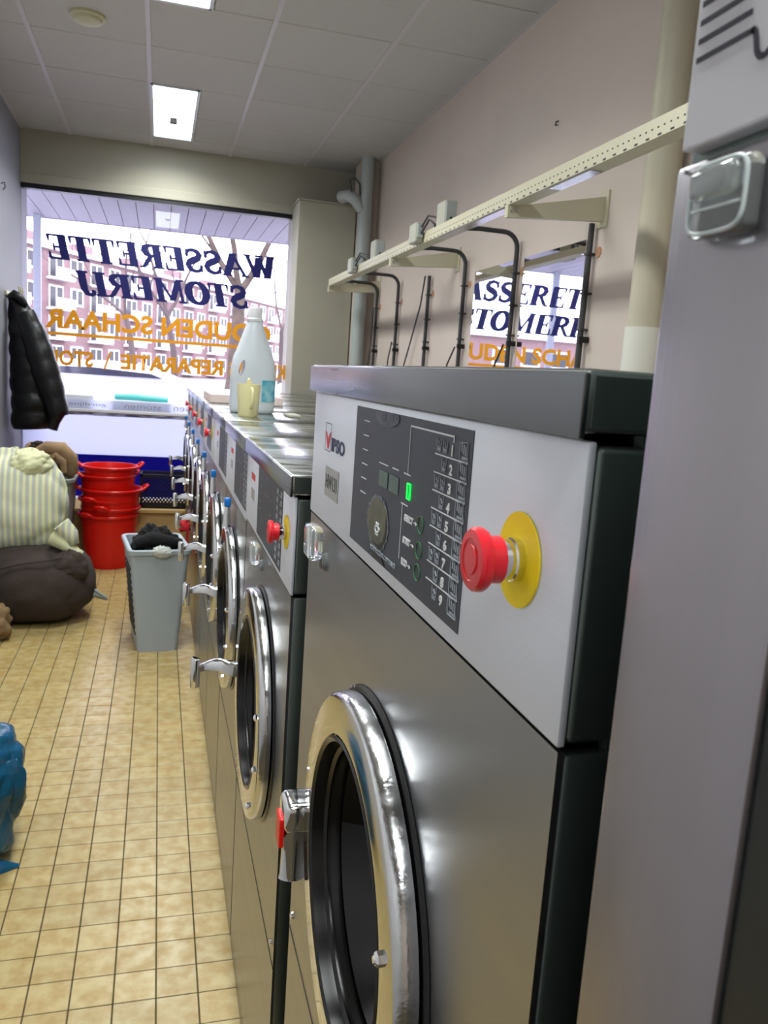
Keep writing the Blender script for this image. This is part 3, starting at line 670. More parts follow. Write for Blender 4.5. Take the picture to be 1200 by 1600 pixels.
def washer(y0, y1, ztop, zsplit, yc, zc, r, rh, disp, label, group, stop=True, knob=False, near=False, hook=True):
    t = thing('washing_machine', (.65, (y0+y1)/2, 0), label, 'washing machine', group)
    x = XM; xb = 1.12
    zl = ztop-.033
    # body shell
    obj('body', MB().rbox(x+.006, xb, y0+.004, y1-.004, .10, zl+.004, .004) if False else
        MB().box(x+.03, xb, y0+.004, y0+.012, .10, zl).box(x+.03, xb, y1-.012, y1-.004, .10, zl).box(xb-.01, xb, y0+.012, y1-.012, .10, zl).box(x+.03, xb, y0+.012, y1-.012, .10, .11), m_side, t)
    obj('plinth', MB().box(x+.008, xb, y0+.01, y1-.01, 0, .10), m_side, t)
    lid = obj('lid', MB().rbox(x-.009, xb+.01, y0, y1, zl, ztop, .0035, 2), m_top, t, 40)
    obj('lid_end_shade', MB().box(x-.004, xb, y0-.0012, y0-.0002, zl+.0035, ztop-.0035), m_side, lid)  # thin dark plate added so the lid's end looks shaded
    obj('lid_lip', MB().rbox(x-.0105, x-.006, y0-.0005, y1+.0005, zl-.003, ztop-.002, .0015), m_lid, lid, 40)
    # side posts (rounded front corners)
    # control panel
    cp = obj('control_panel', MB().rbox(x-.0015, x+.0035, y0+.003, y1-.003, zsplit, zl-.004, .0015, 2), m_steelp, t, 40)
    dark = MB()
    for yy in (y0+.001, ):
        dark.rbox(x+.0035, x+.05, yy+.001, yy+.012, zsplit+.002, zl-.006, .004, 3)
    obj('panel_return', dark, m_side, t, 40)
    fp = obj('front_panel', plate_with_hole(x, y0+.004, y1-.004, .008, zsplit-.003, yc, zc, rh-.006), m_steel, t)
    obj('front_return', MB().rbox(x+.004, x+.04, y0+.002, y0+.012, .10, zsplit-.004, .003), m_side, t, 40)
    # split in lower service panel
    obj('panel_joint', MB().box(x-.0008, x+.001, y0+.004, y1-.004, zc-r-.135, zc-r-.132), m_black, t)
    for yy, z in ((y0+.03, zc-r-.10), (y1-.03, zc-r-.10)):
        obj('screw', MB().lathe([(0, .006), (-.003, .0055), (-.005, .003)], (x, yy, z), 'X', 12, False, True), m_chrome, t, 40)
    # display
    ds = obj('display_panel', MB().box(x-.0022, x-.001, disp[0], disp[1], disp[2], disp[3]), m_disp, t)
    marks(ds, x-.0022, *disp, near)
    if near:
        by = 1.056
        lg_ = obj('brand_badge', MB().prism([(x-.0021, by, 1.459), (x-.0021, by, 1.424), (x-.0021, by-.0008, 1.424), (x-.0021, by-.0008, 1.459)], (-.0003, 0, 0))
                  .box(x-.0024, x-.0021, by-.036, by-.0352, 1.424, 1.459).box(x-.0024, x-.0021, by-.036, by, 1.459, 1.4598).box(x-.0024, x-.0021, by-.036, by, 1.4235, 1.4243), m_logo_b, t)
        obj('badge_mark', MB().prism([(x-.0021, by-.002, 1.449), (x-.0021, by-.017, 1.4265), (x-.0021, by-.022, 1.4265), (x-.0021, by-.034, 1.449), (x-.0021, by-.026, 1.446), (x-.0021, by-.018, 1.4385), (x-.0021, by-.010, 1.446)], (-.0004, 0, 0)), m_logo_r, lg_, label='red flared mark')
        front_text('badge_lettering', 'IPSO', .0175, by-.079, 1.4345, x-.0021, m_logo_b, lg_, wide=.076, bold=.0008)
        pl = obj('model_plate', MB().box(x-.0026, x-.0016, .962, 1.042, 1.366, 1.405), m_badge, t)
        front_text('plate_lettering', 'HW131', .0185, 1.002, 1.386, x-.0027, m_black, pl, wide=.066)
    else:
        by = disp[1]+.10
        obj('badge_lettering', MB().box(x-.0022, x-.0016, by-.035, by+.035, disp[3]-.055, disp[3]-.04), m_logo_r, t)
        obj('model_plate', MB().box(x-.0022, x-.0016, by-.03, by+.03, disp[3]-.10, disp[3]-.075), m_badge, t)
    if stop: estop(t, x-.0022, disp[0]-.09 if near else disp[0]-.055, (disp[2]+disp[3])/2+(.003 if near else .006))
    # door
    d = obj('door_ring', MB().lathe([(-.0265, rh), (-.0285, rh+.003), (-.0285, r-.004), (-.0275, r-.001)], (x, yc, zc), 'X', 96), m_ring, t, 30)
    obj('outer_rim', MB().lathe([(-.0275, r-.001), (-.024, r+.0025), (-.012, r+.004), (-.007, r+.003), (-.006, r-.004)], (x, yc, zc), 'X', 96), m_rimw, d, 40)
    obj('shadow_gap_seal', MB().lathe([(-.0008, r+.010), (-.004, r+.006), (-.0055, r-.008), (-.006, rh)], (x, yc, zc), 'X', 96), m_rubber, d, 40)
    obj('rubber_gasket', MB().lathe([(-.0285, rh+.001), (-.030, rh-.002), (-.027, rh-.006), (-.018, rh-.008), (-.006, rh-.011), (.012, rh-.013), (.03, rh-.02), (.05, rh-.022)], (x, yc, zc), 'X', 96), m_rubber, d, 40)
    obj('inner_lip', MB().lathe([(-.014, rh-.0085), (-.010, rh-.013), (-.004, rh-.0135), (.0, rh-.017), (.006, rh-.0175)], (x, yc, zc), 'X', 96), m_rubber, d, 40)
    obj('door_glass', MB().lathe([(.0, rh-.012), (.012, rh-.018), (.035, rh-.03), (.06, rh-.045), (.085, rh-.07), (.098, rh-.10), (.104, .003)], (x, yc, zc), 'X', 64), m_bowl, d, 60)
    mbd = MB().lathe([(.05, rh-.021), (.05, rh+.02), (.10, rh+.04), (.45, rh+.04), (.47, .002)], (x, yc, zc), 'X', 48)
    obj('drum', mbd, m_drum, t, 40)
    # bolts on the ring, hinge side (near edge)
    for a in (-14, -50, 14) if not near else (-34, 34):
        a = math.radians(a); yy, zz = yc-(r-.02)*math.cos(a), zc+(r-.02)*math.sin(a)
        if near: yy, zz = yc-.17*math.cos(math.radians(17))*1.0, zc+(.052 if a > 0 else -.10)
        obj('ring_bolt', MB().lathe([(-.0285, .0065), (-.033, .0065), (-.035, .005)], (x, yy, zz), 'X', 6, False, True).lathe([(-.035, .004), (-.0365, .003)], (x, yy, zz), 'X', 10, False, True), m_chrome, d, 30)
    # latch on the far side
    yl = yc+r
    if near:
        la = obj('latch', MB().rbox(x-.053, x-.012, yl-.005, yl+.045, zc-.052, zc-.012, .009, 3), m_chrome, d, 50)
        obj('grip', MB().rings([[(x-.034+a*1.0, yl+.028+b_, z) for a, b_ in [(math.cos(2*PI*k/20)*s_*.019, math.sin(2*PI*k/20)*s_*.013) for k in range(20)]] for z, s_ in ((zc-.132, .75), (zc-.130, .95), (zc-.125, .88), (zc-.09, .82), (zc-.066, .92), (zc-.060, 1.05), (zc-.054, 1.08), (zc-.050, .95))]), m_chrome, la, 50)
        obj('red_insert', MB().rbox(x-.0575, x-.051, yl+.004, yl+.034, zc-.074, zc-.034, .002), m_redtub, la, label='red safety insert')
        obj('latch_collar', MB().rbox(x-.012, x-.0, yl-.01, yl+.03, zc-.05, zc-.01, .004), m_chrome, la, 50)
    else:
        la = obj('latch', MB().rings([[(xx_, yl+dy+b_*wy, zc+dz+c_*wz) for b_, c_ in ((-1, -1), (1, -1), (1, .6), (.5, 1), (-.5, 1), (-1, .6))] for xx_, dy, dz, wy, wz in
              ((x-.005, 0, -.022, .016, .013), (x-.03, .004, -.018, .018, .015), (x-.045, .01, -.016, .016, .014), (x-.062, .02, -.012, .015, .013), (x-.082, .028, -.016, .012, .011), (x-.102, .03, -.022, .010, .008), (x-.112, .03, -.025, .009, .007))]), m_chrome, d, 50)
        obj('grip', MB().tube([(x-.118, yl+.03, zc-.0), (x-.119, yl+.03, zc-.003), (x-.119, yl+.03, zc-.07), (x-.118, yl+.03, zc-.073)], [.009, .0115, .0115, .009], 16), m_chrome, la, 40)
        obj('latch_bracket', MB().rbox(x-.022, x-.003, yl-.022, yl+.012, zc-.055, zc-.03, .003), m_chrome, la)
    if hook:
        hy, hz = (1.05, zsplit-.008) if near else (y1-.30, zsplit+.0)
        h = obj('door_hook', MB().rbox(x-.027, x-.008, hy-.05, hy-.005, hz-.036, hz+.008, .006, 2), m_clear, t, 50, label='clear plastic catch')
        obj('catch_base', MB().lathe([(-.008, .009), (-.002, .012), (0, .013)], (x, hy-.035, hz-.04), 'X', 18, True, True), m_clear, h, 50)
    if knob:
        k = obj('valve_knob', MB().tube([(x-.02, yc+.02, zc+r+.004), (x-.02, yc+.02, zc+r+.062)], [.012, .008], 16), m_chrome, t, 40)
        obj('blue_cap', MB().rbox(x-.029, x-.011, yc+.011, yc+.029, zc+r+.062, zc+r+.088, .004, 2), m_blue, k, 50, label='blue cap')
    return t
washer(.372, 1.145, 1.534, 1.328, .735, .997, .2005, .157, (.533, .886, 1.341, 1.490), 'tall stainless washing machine nearest the camera with HW131 plate and green zero display', 'front loading washing machines', near=True)
washer(1.275, 1.985, 1.36, 1.160, 1.615, .84, .232, .176, (1.40, 1.763, 1.169, 1.326), 'stainless washing machine directly behind the nearest tall one, with yellow and red stop button', 'front loading washing machines')
m3 = washer(1.992, 2.612, 1.358, 1.150, 2.30, .84, .228, .172, (2.004, 2.33, 1.172, 1.328), 'third stainless washing machine from the camera, without a stop button', 'front loading washing machines', stop=False, knob=True, hook=False)
m4 = copy_tree(m3, (0, .63, 0)); m4['label'] = 'fourth stainless washing machine from the camera, the detergent bottle above it'
m5 = washer(3.252, 3.865, 1.358, 1.150, 3.56, .84, .228, .172, (3.435, 3.73, 1.172, 1.328), 'fifth stainless washing machine, its red stop button in front of the white window film', 'front loading washing machines', knob=True, hook=False)
ends = ['sixth stainless washing machine from the camera', 'seventh stainless washing machine, two before the far end of the row', 'eighth stainless washing machine, last but one before the window', 'last stainless washing machine of the row, nearest the window']
for k in range(4):
    c = copy_tree(m5, (0, .62*(k+1), 0)); c['label'] = ends[k]
# objects on the machine tops
ZT = 1.36
def bottle(cx, cy, z0):
    t = thing('detergent_bottle', (cx, cy, z0), 'large white plastic detergent bottle with side handle on the far machine tops', 'bottle')
    prof = [(0, .076, .055), (.004, .082, .06), (.02, .084, .062), (.12, .0845, .062), (.17, .083, .061), (.205, .076, .057), (.24, .062, .05), (.285, .046, .042), (.322, .033, .033), (.338, .027, .027), (.344, .027, .027)]
    rings = []
    for z, a, b_ in prof:
        e = 2.6 if z < .2 else 2.2
        ring = []
        for k in range(40):
            q = 2*PI*k/40; c, s_ = math.cos(q), math.sin(q)
            ring.append((cx+a*math.copysign(abs(c)**(2/e), c), cy+b_*math.copysign(abs(s_)**(2/e), s_), z0+z))
        rings.append(ring)
    body = obj('bottle_body', MB().rings(rings), m_hdpe, t, 60)
    cut = bpy.data.objects.new('cut', MB().rings([[(cx-.047+.0095*math.cos(a)+.006*s_, cy-.2+q*.4, z0+.165+.030*math.sin(a)+(.0)) for a in (2*PI*k/24 for k in range(24)) for s_ in [math.sin(a)]] for q in (0, 1)]).mesh('cut')); C.objects.link(cut)
    cut.location = (0, 0, 0)
    md = body.modifiers.new('b', 'BOOLEAN'); md.operation = 'DIFFERENCE'; md.object = cut; md.solver = 'EXACT'
    dg = bpy.context.evaluated_depsgraph_get(); dg.update()
    me = bpy.data.meshes.new_from_object(body.evaluated_get(dg)); body.modifiers.clear(); body.data = me; bpy.data.objects.remove(cut)
    obj('screw_cap', MB().lathe([(.338, .029), (.342, .031), (.348, .031), (.352, .026), (.384, .0255), (.39, .022), (.393, .0005)], (cx, cy, z0), 'Z', 32), m_whitep, t, 40)
    q_ = lambda v: math.copysign(abs(v)**(2/2.6), v)
    ring = lambda z: [(cx+.0856*q_(math.cos(a)), cy+.0636*q_(math.sin(a)), z0+z) for a in [math.radians(d) for d in range(-76, -14, 4)]]
    lb = obj('bottle_label', MB().rings([ring(.045), ring(.125)], False, False, False), m_label, t, 60)
    return t
bottle(.342, 3.13, ZT-.0018)
t = thing('measuring_jug', (.302, 2.88, ZT-.0018), 'pale yellow plastic measuring jug in front of the detergent bottle', 'jug')
jx, jy, jz = .302, 2.875, ZT-.0018
obj('jug_body', MB().lathe([(0, .032), (.003, .0345), (.10, .040), (.112, .0405), (.112, .038), (.10, .037), (.006, .032), (.006, .001)], (jx, jy, jz), 'Z', 40, True, True), m_mug, t, 40)
obj('jug_handle', MB().tube([(jx+.006, jy-.038, jz+.098), (jx+.007, jy-.058, jz+.096), (jx+.007, jy-.066, jz+.075), (jx+.006, jy-.062, jz+.045), (jx+.005, jy-.036, jz+.03)], .0052, 10), m_mug, t, 60)
obj('pouring_lip', MB().rings([[(jx+.004+a, jy+.036, jz+.108+b_) for a, b_ in ((-.012, 0), (.012, 0), (.008, .012), (.003, .02), (-.003, .02), (-.008, .012))], [(jx+.004+a, jy+.044, jz+.112+b_) for a, b_ in ((-.009, 0), (.009, 0), (.006, .012), (.002, .02), (-.002, .02), (-.006, .012))]]), m_mug, t, 40)
o = obj('grey_clip', MB().rbox(.455, .50, 2.93, 3.06, ZT-.0018, ZT+.008, .003), m_boxg, None, wo=(.48, 3.0, ZT-.0018)); tag(o, 'small grey metal clip lying on the machine tops right of the bottle', 'clip')
o = obj('white_seam_strip', MB().rbox(.30, 1.1, 1.9875, 1.9905, 1.3595, 1.3622, .001), m_whitep, None) if False else None
o = obj('carton', MB().rbox(.225, .56, 3.80, 4.35, 1.3585, 1.40, .005), m_cardb, None, wo=(.4, 4.1, 1.3585)); tag(o, 'low pink and white printed carton on the machine tops behind the bottle', 'carton')
def blob(cx, cy, cz, rx, ry, rz, amp, freq, seed, flat=None, nu=48, nv=28, p=2.0, fold=0, foldn=7, lim=None):
    rings = []
    for i in range(1, nv):
        ph = PI*i/nv-PI/2; ring = []
        for k in range(nu):
            th = 2*PI*k/nu; c, s_ = math.cos(th), math.sin(th); cp, sp = math.cos(ph), math.sin(ph)
            q = lambda v, e: math.copysign(abs(v)**(2/e), v)
            d = Vector((q(cp, p)*q(c, p), q(cp, p)*q(s_, p), q(sp, p)))
            nn = noise.fractal(d*freq+Vector((seed, seed*1.7, 0)), 1., 2., 4)*amp
            ridge = (1-abs(noise.noise(d*freq*1.3+Vector((seed*3, 0, 9)))))**4*amp*.8
            f = fold*math.cos(th*foldn+2*sp)*max(0, sp)**2
            s2 = 1+nn-ridge+f
            z = cz+d.z*rz*s2
            if flat is not None: z = max(z, flat+.0)
            ring.append((cx+d.x*rx*s2, cy+d.y*ry*s2, z))
        rings.append(ring)
    return MB().rings(rings)
def ribbon_fold(pts, w_, seed, n=10, th=.012):   # soft folded cloth roll
    rs = [w_*(1+.15*math.sin(i*1.7+seed)) for i in range(len(pts))]
    return MB().tube(pts, rs, n)
# ---- laundry on the left
t = thing('laundry_bag', (-.66, 4.95, 0), 'plump dark brown fabric laundry bag on the floor under the striped bag', 'bag')
obj('bag_body', blob(-.665, 4.98, .215, .33, .30, .225, .05, 1.3, 3.1, flat=.001, nu=72, nv=40, p=2.5, fold=.015, foldn=5), m_brn, t, 80)
obj('gathered_flap', blob(-.475, 4.80, .34, .115, .075, .10, .14, 1.6, 5.3, nu=48, nv=28, fold=.10, foldn=3), m_brn, t, 80)
obj('seam', MB().tube([(-.95, 4.72, .30), (-.85, 4.705, .345), (-.72, 4.70, .382), (-.58, 4.71, .40), (-.50, 4.73, .415)], .006, 6), m_brn, t)
t = thing('laundry_bag', (-.72, 5.05, .36), 'pale green and grey striped cotton laundry bag resting on the brown bag', 'bag')
obj('bag_body', blob(-.765, 5.08, .665, .27, .21, .31, .06, 1.5, 8.2, flat=.41, nu=72, nv=44, p=2.25, fold=.05, foldn=5), m_stripe, t, 80)
obj('gathered_neck', blob(-.70, 5.0, .905, .12, .11, .085, .16, 1.8, 3.7, nu=56, nv=32, fold=.12, foldn=4), m_plaincl, t, 80)
obj('tied_corner', MB().tube([(-.56, 4.90, .50), (-.49, 4.87, .46), (-.44, 4.85, .41), (-.405, 4.85, .40)], [.06, .045, .032, .025], 12), m_plaincl, t, 80)
obj('drawstring_fold', MB().tube([(-.52, 4.86, .58), (-.47, 4.86, .52), (-.45, 4.85, .46)], [.05, .045, .03], 12), m_stripe, t, 80)
o = obj('cloth_corner', MB().prism([(-.36, 4.88, .20), (-.36, 4.90, .14), (-.27, 4.86, .125), (-.262, 4.86, .135)], (0, .02, .004)).tube([(-.36, 4.9, .16), (-.30, 4.885, .145), (-.27, 4.87, .13)], [.022, .016, .004], 8), m_greyt, None, 60, wo=(-.33, 4.88, .12)); tag(o, 'light grey cloth corner sticking out beside the brown laundry bag', 'cloth')
o = obj('fleece_cloth', blob(-.86, 4.57, .09, .125, .12, .13, .22, 1.8, 2.2, flat=.001, fold=.1, foldn=3), m_brownf, None, 80, wo=(-.88, 4.57, 0)); tag(o, 'crumpled brown fleece cloth on the floor left of the brown bag', 'cloth')
o = obj('black_cloth', blob(-.90, 4.62, .33, .07, .08, .09, .2, 2, 1.2), m_bclo, None, 80, wo=(-.9, 4.62, .33)); tag(o, 'black cloth wedged between the bags at the left wall', 'cloth')
def bin_shell(cx0, cx1, cy0, cy1, z0, z1, tx, ty, th=.008, rad=.03, lip=.012):
    def rr(x0, x1, y0, y1, z, r):
        out = []
        for (ccx, ccy, a0) in ((x1-r, y1-r, 0), (x0+r, y1-r, 90), (x0+r, y0+r, 180), (x1-r, y0+r, 270)):
            for k in range(6):
                a = math.radians(a0+k*18); out.append((ccx+r*math.cos(a), ccy+r*math.sin(a), z))
        return out
    R = []
    R.append(rr(cx0+tx, cx1-tx, cy0+ty, cy1-ty, z0, rad)); R.append(rr(cx0, cx1, cy0, cy1, z1-.03, rad)); R.append(rr(cx0-lip, cx1+lip, cy0-lip, cy1+lip, z1-.028, rad+lip))
    R.append(rr(cx0-lip-.002, cx1+lip+.002, cy0-lip-.002, cy1+lip+.002, z1-.006, rad+lip)); R.append(rr(cx0-lip+.004, cx1+lip-.004, cy0-lip+.004, cy1+lip-.004, z1, rad+lip)); R.append(rr(cx0+th, cx1-th, cy0+th, cy1-th, z1-.004, rad)); R.append(rr(cx0+tx+th, cx1-tx-th, cy0+ty+th, cy1-ty-th, z0+th, rad))
    return MB().rings(R)
t = thing('laundry_tub', (-.78, 6.1, 0), 'grey plastic laundry tub heaped with a tan blanket in the far left corner', 'tub')
obj('tub_shell', bin_shell(-1.0, -.56, 5.85, 6.35, 0, .70, .05, .05, rad=.05, lip=.018), m_greyt, t, 40)
o = thing('blanket', (-.78, 6.05, .70), 'crumpled tan brown blanket heaped on the grey tub', 'blanket')
obj('blanket_heap', blob(-.80, 6.08, .76, .215, .22, .145, .15, 2.0, 4.4, nu=56, nv=34, fold=.12, foldn=5), m_tan, o, 80)
obj('blanket_roll', MB().tube([(-.80, 5.92, .86), (-.72, 5.89, .905), (-.63, 5.90, .90), (-.575, 5.93, .83), (-.57, 5.96, .76), (-.60, 5.96, .70)], [.03, .045, .05, .052, .05, .035], 12), m_tan, o, 80)
obj('blanket_fold', MB().tube([(-.72, 5.88, .82), (-.66, 5.865, .86), (-.62, 5.87, .82), (-.61, 5.88, .74)], [.02, .025, .026, .02], 10), m_tan, o, 80)
obj('dark_lining', blob(-.79, 5.98, .905, .055, .05, .035, .4, 3, 3), m_brn, o, 80)
# stacked red tubs
def red_tub(z0, cx, cy, ang, lb, r=1.0):
    t = thing('red_tub', (cx, cy, z0), lb, 'tub', 'stack of red tubs')
    h = .40
    obj('tub_shell', MB().lathe([(0, .165*r), (.01, .17*r), (h-.02, .203*r), (h-.018, .222*r), (h-.004, .226*r), (h, .222*r), (h, .208*r), (h-.03, .198*r), (.012, .16*r), (.012, .001)], (cx, cy, z0), 'Z', 56, True), m_redtub, t, 35)
    for s_ in (0, PI):
        a = ang+s_; c, s2 = math.cos(a), math.sin(a); px_, py_ = -s2, c; R0 = .215*r
        pts = [(cx+c*(R0)+px_*q, cy+s2*(R0)+py_*q, z0+h-.01+dz) for q, dz in ((-.055, 0),)] + [(cx+c*(R0+e)+px_*q, cy+s2*(R0+e)+py_*q, z0+h+dz) for q, e, dz in ((-.045, .025, .01), (-.02, .04, .02), (.02, .04, .02), (.045, .025, .01))] + [(cx+c*R0+px_*.055, cy+s2*R0+py_*.055, z0+h-.01)]
        obj('handle', MB().tube(pts, .010, 8), m_redtub, t, 60)
    return t
tub_l = ['bottom red plastic tub of the stack, standing on the floor', 'second red tub from the floor in the stack', 'third red tub from the floor in the stack', 'fourth red tub in the stack, with handles sticking out sideways', 'second red tub from the top of the stack', 'topmost red tub of the stack, with upright handles']
tz = [0, .055, .115, .19, .29, .355]
for i in range(6):
    red_tub(tz[i], -.335+(.012 if i % 2 else -.006)*(1 if i < 4 else 1.2)-(.012 if i > 3 else 0), 6.27, [.9, 1.3, 1.0, .1, .4, .15][i], tub_l[i], [.97, .96, .96, 1.02, .90, .90][i])
# black crate on bench
t = thing('crate', (.06, 6.68, .385), 'black perforated plastic crate on the low bench under the window', 'crate')
cx0, cx1, c0, c1 = -.125, .27, 6.56, 6.80
obj('crate_frame', MB().box(cx0, cx1, c0, c1, .386, .396).box(cx0, cx1, c0, c0+.015, .63, .655).box(cx0, cx1, c1-.015, c1, .63, .655).box(cx0, cx0+.015, c0, c1, .63, .655).box(cx1-.015, cx1, c0, c1, .63, .655)
    .box(cx0, cx0+.02, c0, c0+.02, .39, .63).box(cx1-.02, cx1, c0, c0+.02, .39, .63).box(cx0, cx1, c0, c0+.012, .39, .425), m_crate, t)
mb = MB(); n = 16
for k in range(-4, n+5):
    for sg_ in (1, -1):
        x0 = cx0+k*.026; pts = []
        for z, xx in ((.42, x0), (.635, x0+sg_*.16)):
            pts.append((min(max(xx, cx0), cx1), z))
        if cx0 <= x0 <= cx1:
            z2 = .635; x2 = x0+sg_*.16
            if x2 > cx1: z2 = .42+(cx1-x0)/.16*.215; x2 = cx1
            if x2 < cx0: z2 = .42+(x0-cx0)/.16*.215; x2 = cx0
            mb.prism([(x0-.006, c0+.003, .42), (x0+.006, c0+.003, .42), (x2+.006, c0+.003, z2), (x2-.006, c0+.003, z2)], (0, .004, 0))
for k in range(1, 9):
    z0 = .42+k*.025
    for sx0, sg_ in ((cx0, 1), (cx1, -1)):
        x2 = sx0+sg_*.16*(.635-z0)/.215; mb.prism([(sx0, c0+.003, z0-.006), (sx0, c0+.003, z0+.008), (x2, c0+.003, .64), (x2-sg_*.01, c0+.003, .64)], (0, .004, 0))
obj('crate_lattice', mb, m_crate, t, kind='stuff')
# grey laundry basket with black clothes
t = thing('laundry_basket', (.0, 4.5, 0), 'tall grey plastic laundry basket full of black clothes in the aisle', 'basket')
obj('basket_shell', bin_shell(-.150, .150, 4.275, 4.70, 0, .565, .045, .03, rad=.03, lip=.012), m_greyb, t, 40)
t.rotation_euler.z = math.radians(7)
mb = MB()
for k in range(11):
    z = .09+.035*k; xo = -.147+.045*(1-z/.535)
    mb.box(xo-.0075, xo+.0, 4.33+.001*k, 4.63, z, z+.014)
obj('side_slots', mb, m_black, t, kind='stuff')
o = thing('black_clothes', (.0, 4.5, .56), 'heap of black clothes filling the grey laundry basket', 'clothes')
obj('clothes_heap', blob(.0, 4.50, .545, .13, .18, .10, .25, 2.2, 6.1, nu=56, nv=32, fold=.08, foldn=5), m_bclo, o, 80)
obj('clothes_fold', MB().tube([(-.10, 4.38, .57), (-.02, 4.37, .60), (.06, 4.38, .585), (.12, 4.42, .565)], [.03, .04, .035, .025], 10), m_bclo, o, 80)
o = obj('grey_rag', blob(.035, 4.262, .556, .055, .02, .03, .3, 2.5, 2.9, fold=.1, foldn=4, nu=32, nv=18), m_rag, None, 80, wo=(.035, 4.262, .55)); tag(o, 'small pale grey rag hanging over the front rim of the grey basket', 'rag')
# red strap leaning on the machines
mb = MB(); R = []
for i in range(9):
    q = i/8; xx = .11+.072*q+.012*math.sin(q*3); yy = 4.86+.03*math.sin(q*5); z = .0+.60*q
    R.append([(xx-.004, yy-.03, z), (xx-.004, yy+.03, z), (xx+.008, yy+.03, z), (xx+.008, yy-.03, z)])
o = obj('red_bag', mb.rings(R).tube([(.17, 4.86, .62), (.15, 4.83, .60), (.18, 4.82, .57), (.14, 4.84, .56)], [.02, .025, .024, .016], 8), m_redcl, None, 60, wo=(.14, 4.86, 0)); tag(o, 'narrow red cloth bag leaning on the machine fronts behind the grey basket', 'bag')
# teal plastic bag
t = thing('plastic_bag', (-.55, 2.5, 0), 'crumpled teal plastic bag on the floor at the left edge', 'bag')
obj('bag_body', blob(-.575, 2.52, .20, .21, .20, .23, .12, 1.5, 9.3, flat=.001, nu=96, nv=56, p=2.3, fold=.04, foldn=4), m_teal, t, 70)
obj('bag_flap', blob(-.405, 2.46, .245, .05, .03, .095, .15, 1.3, 4.1, nu=40, nv=26, fold=.15, foldn=3), m_teal, t, 70)
obj('bag_tip', MB().rings([[(-.50, 2.36, .002), (-.50, 2.46, .002), (-.50, 2.43, .05), (-.50, 2.38, .04)], [(-.43, 2.38, .002), (-.43, 2.44, .002), (-.43, 2.42, .03), (-.43, 2.39, .025)], [(-.375, 2.415, .002), (-.375, 2.425, .002), (-.375, 2.423, .008), (-.375, 2.418, .008)]]), m_teal, t, 60)
# ------------------------------------------------------------------ jacket on the left wall
hk = thing('coat_rack', (XL+.01, 6.35, 1.95), 'cream coat hooks on the left wall holding the black jacket', 'coat rack')
obj('rack_board', MB().rbox(XL, XL+.015, 6.28, 6.5, 1.915, 1.945, .003), m_rail, hk)
for yy in (6.31, 6.39, 6.47): obj('hook', MB().tube([(XL+.02, yy, 1.93), (XL+.07, yy, 1.92), (XL+.09, yy, 1.95), (XL+.085, yy, 1.985)], .006, 8), m_rail, hk, 50)
t = thing('puffer_jacket', (-.9, 6.35, 1.0), 'black quilted puffer jacket hanging on the left wall hooks', 'jacket')
def puff(z): return .5+.5*abs(math.sin(z*PI/.125))**.55
R = []
spec = [(1.925, -1.000, .03, .05), (1.90, -.985, .045, .07), (1.84, -.955, .075, .10), (1.76, -.925, .105, .13), (1.66, -.90, .13, .15), (1.56, -.885, .145, .16), (1.46, -.87, .155, .17), (1.36, -.86, .165, .175), (1.26, -.855, .17, .18), (1.16, -.85, .172, .18), (1.08, -.852, .17, .175), (1.03, -.855, .165, .17), (.995, -.86, .15, .15)]
def interp(z):
    for a, b_ in zip(spec, spec[1:]):
        if b_[0] <= z <= a[0]:
            q = (a[0]-z)/(a[0]-b_[0]); return [a[i]+(b_[i]-a[i])*q for i in range(4)]
    return spec[-1]
N_ = 60
for i in range(N_+1):
    z = 1.925-(1.925-.995)*i/N_; s_ = interp(z); p_ = .84+.17*puff(z)
    ring = []
    for k in range(36):
        a = 2*PI*k/36; nn = 1+.08*noise.noise(Vector((math.cos(a)*1.6, math.sin(a)*1.6, z*7)))
        x_ = s_[1]+s_[2]*p_*math.cos(a)*nn; ring.append((max(x_, XL+.004), 6.36+s_[3]*p_*math.sin(a)*nn, z+.01*math.cos(a)))
    R.append(ring)
obj('jacket_body', MB().rings(R), m_jacket, t, 80)
pts, rs = [], []
for i in range(34):
    q = i/33; z = 1.80-.70*q; pts.append((-.905+.235*q**.9, 6.24-.06*q, z)); rs.append((.062+.028*math.sin(q*PI))*(.86+.2*puff(z+.03)))
obj('sleeve', MB().tube(pts, rs, 18), m_jacket, t, 80)
obj('cuff', MB().tube([(-.69, 6.18, 1.12), (-.705, 6.18, 1.06), (-.72, 6.18, 1.005)], [.055, .036, .034], 16), m_jacket, t, 60)
obj('hanging_loop', MB().tube([(XL+.085, 6.39, 1.965), (XL+.075, 6.38, 1.94), (XL+.06, 6.36, 1.91)], .005, 6), m_jacket, t)
obj('collar', MB().tube([(-1.01, 6.28, 1.90), (-.975, 6.25, 1.925), (-.94, 6.27, 1.90), (-.90, 6.28, 1.85)], [.02, .028, .03, .02], 10), m_jacket, t, 70)

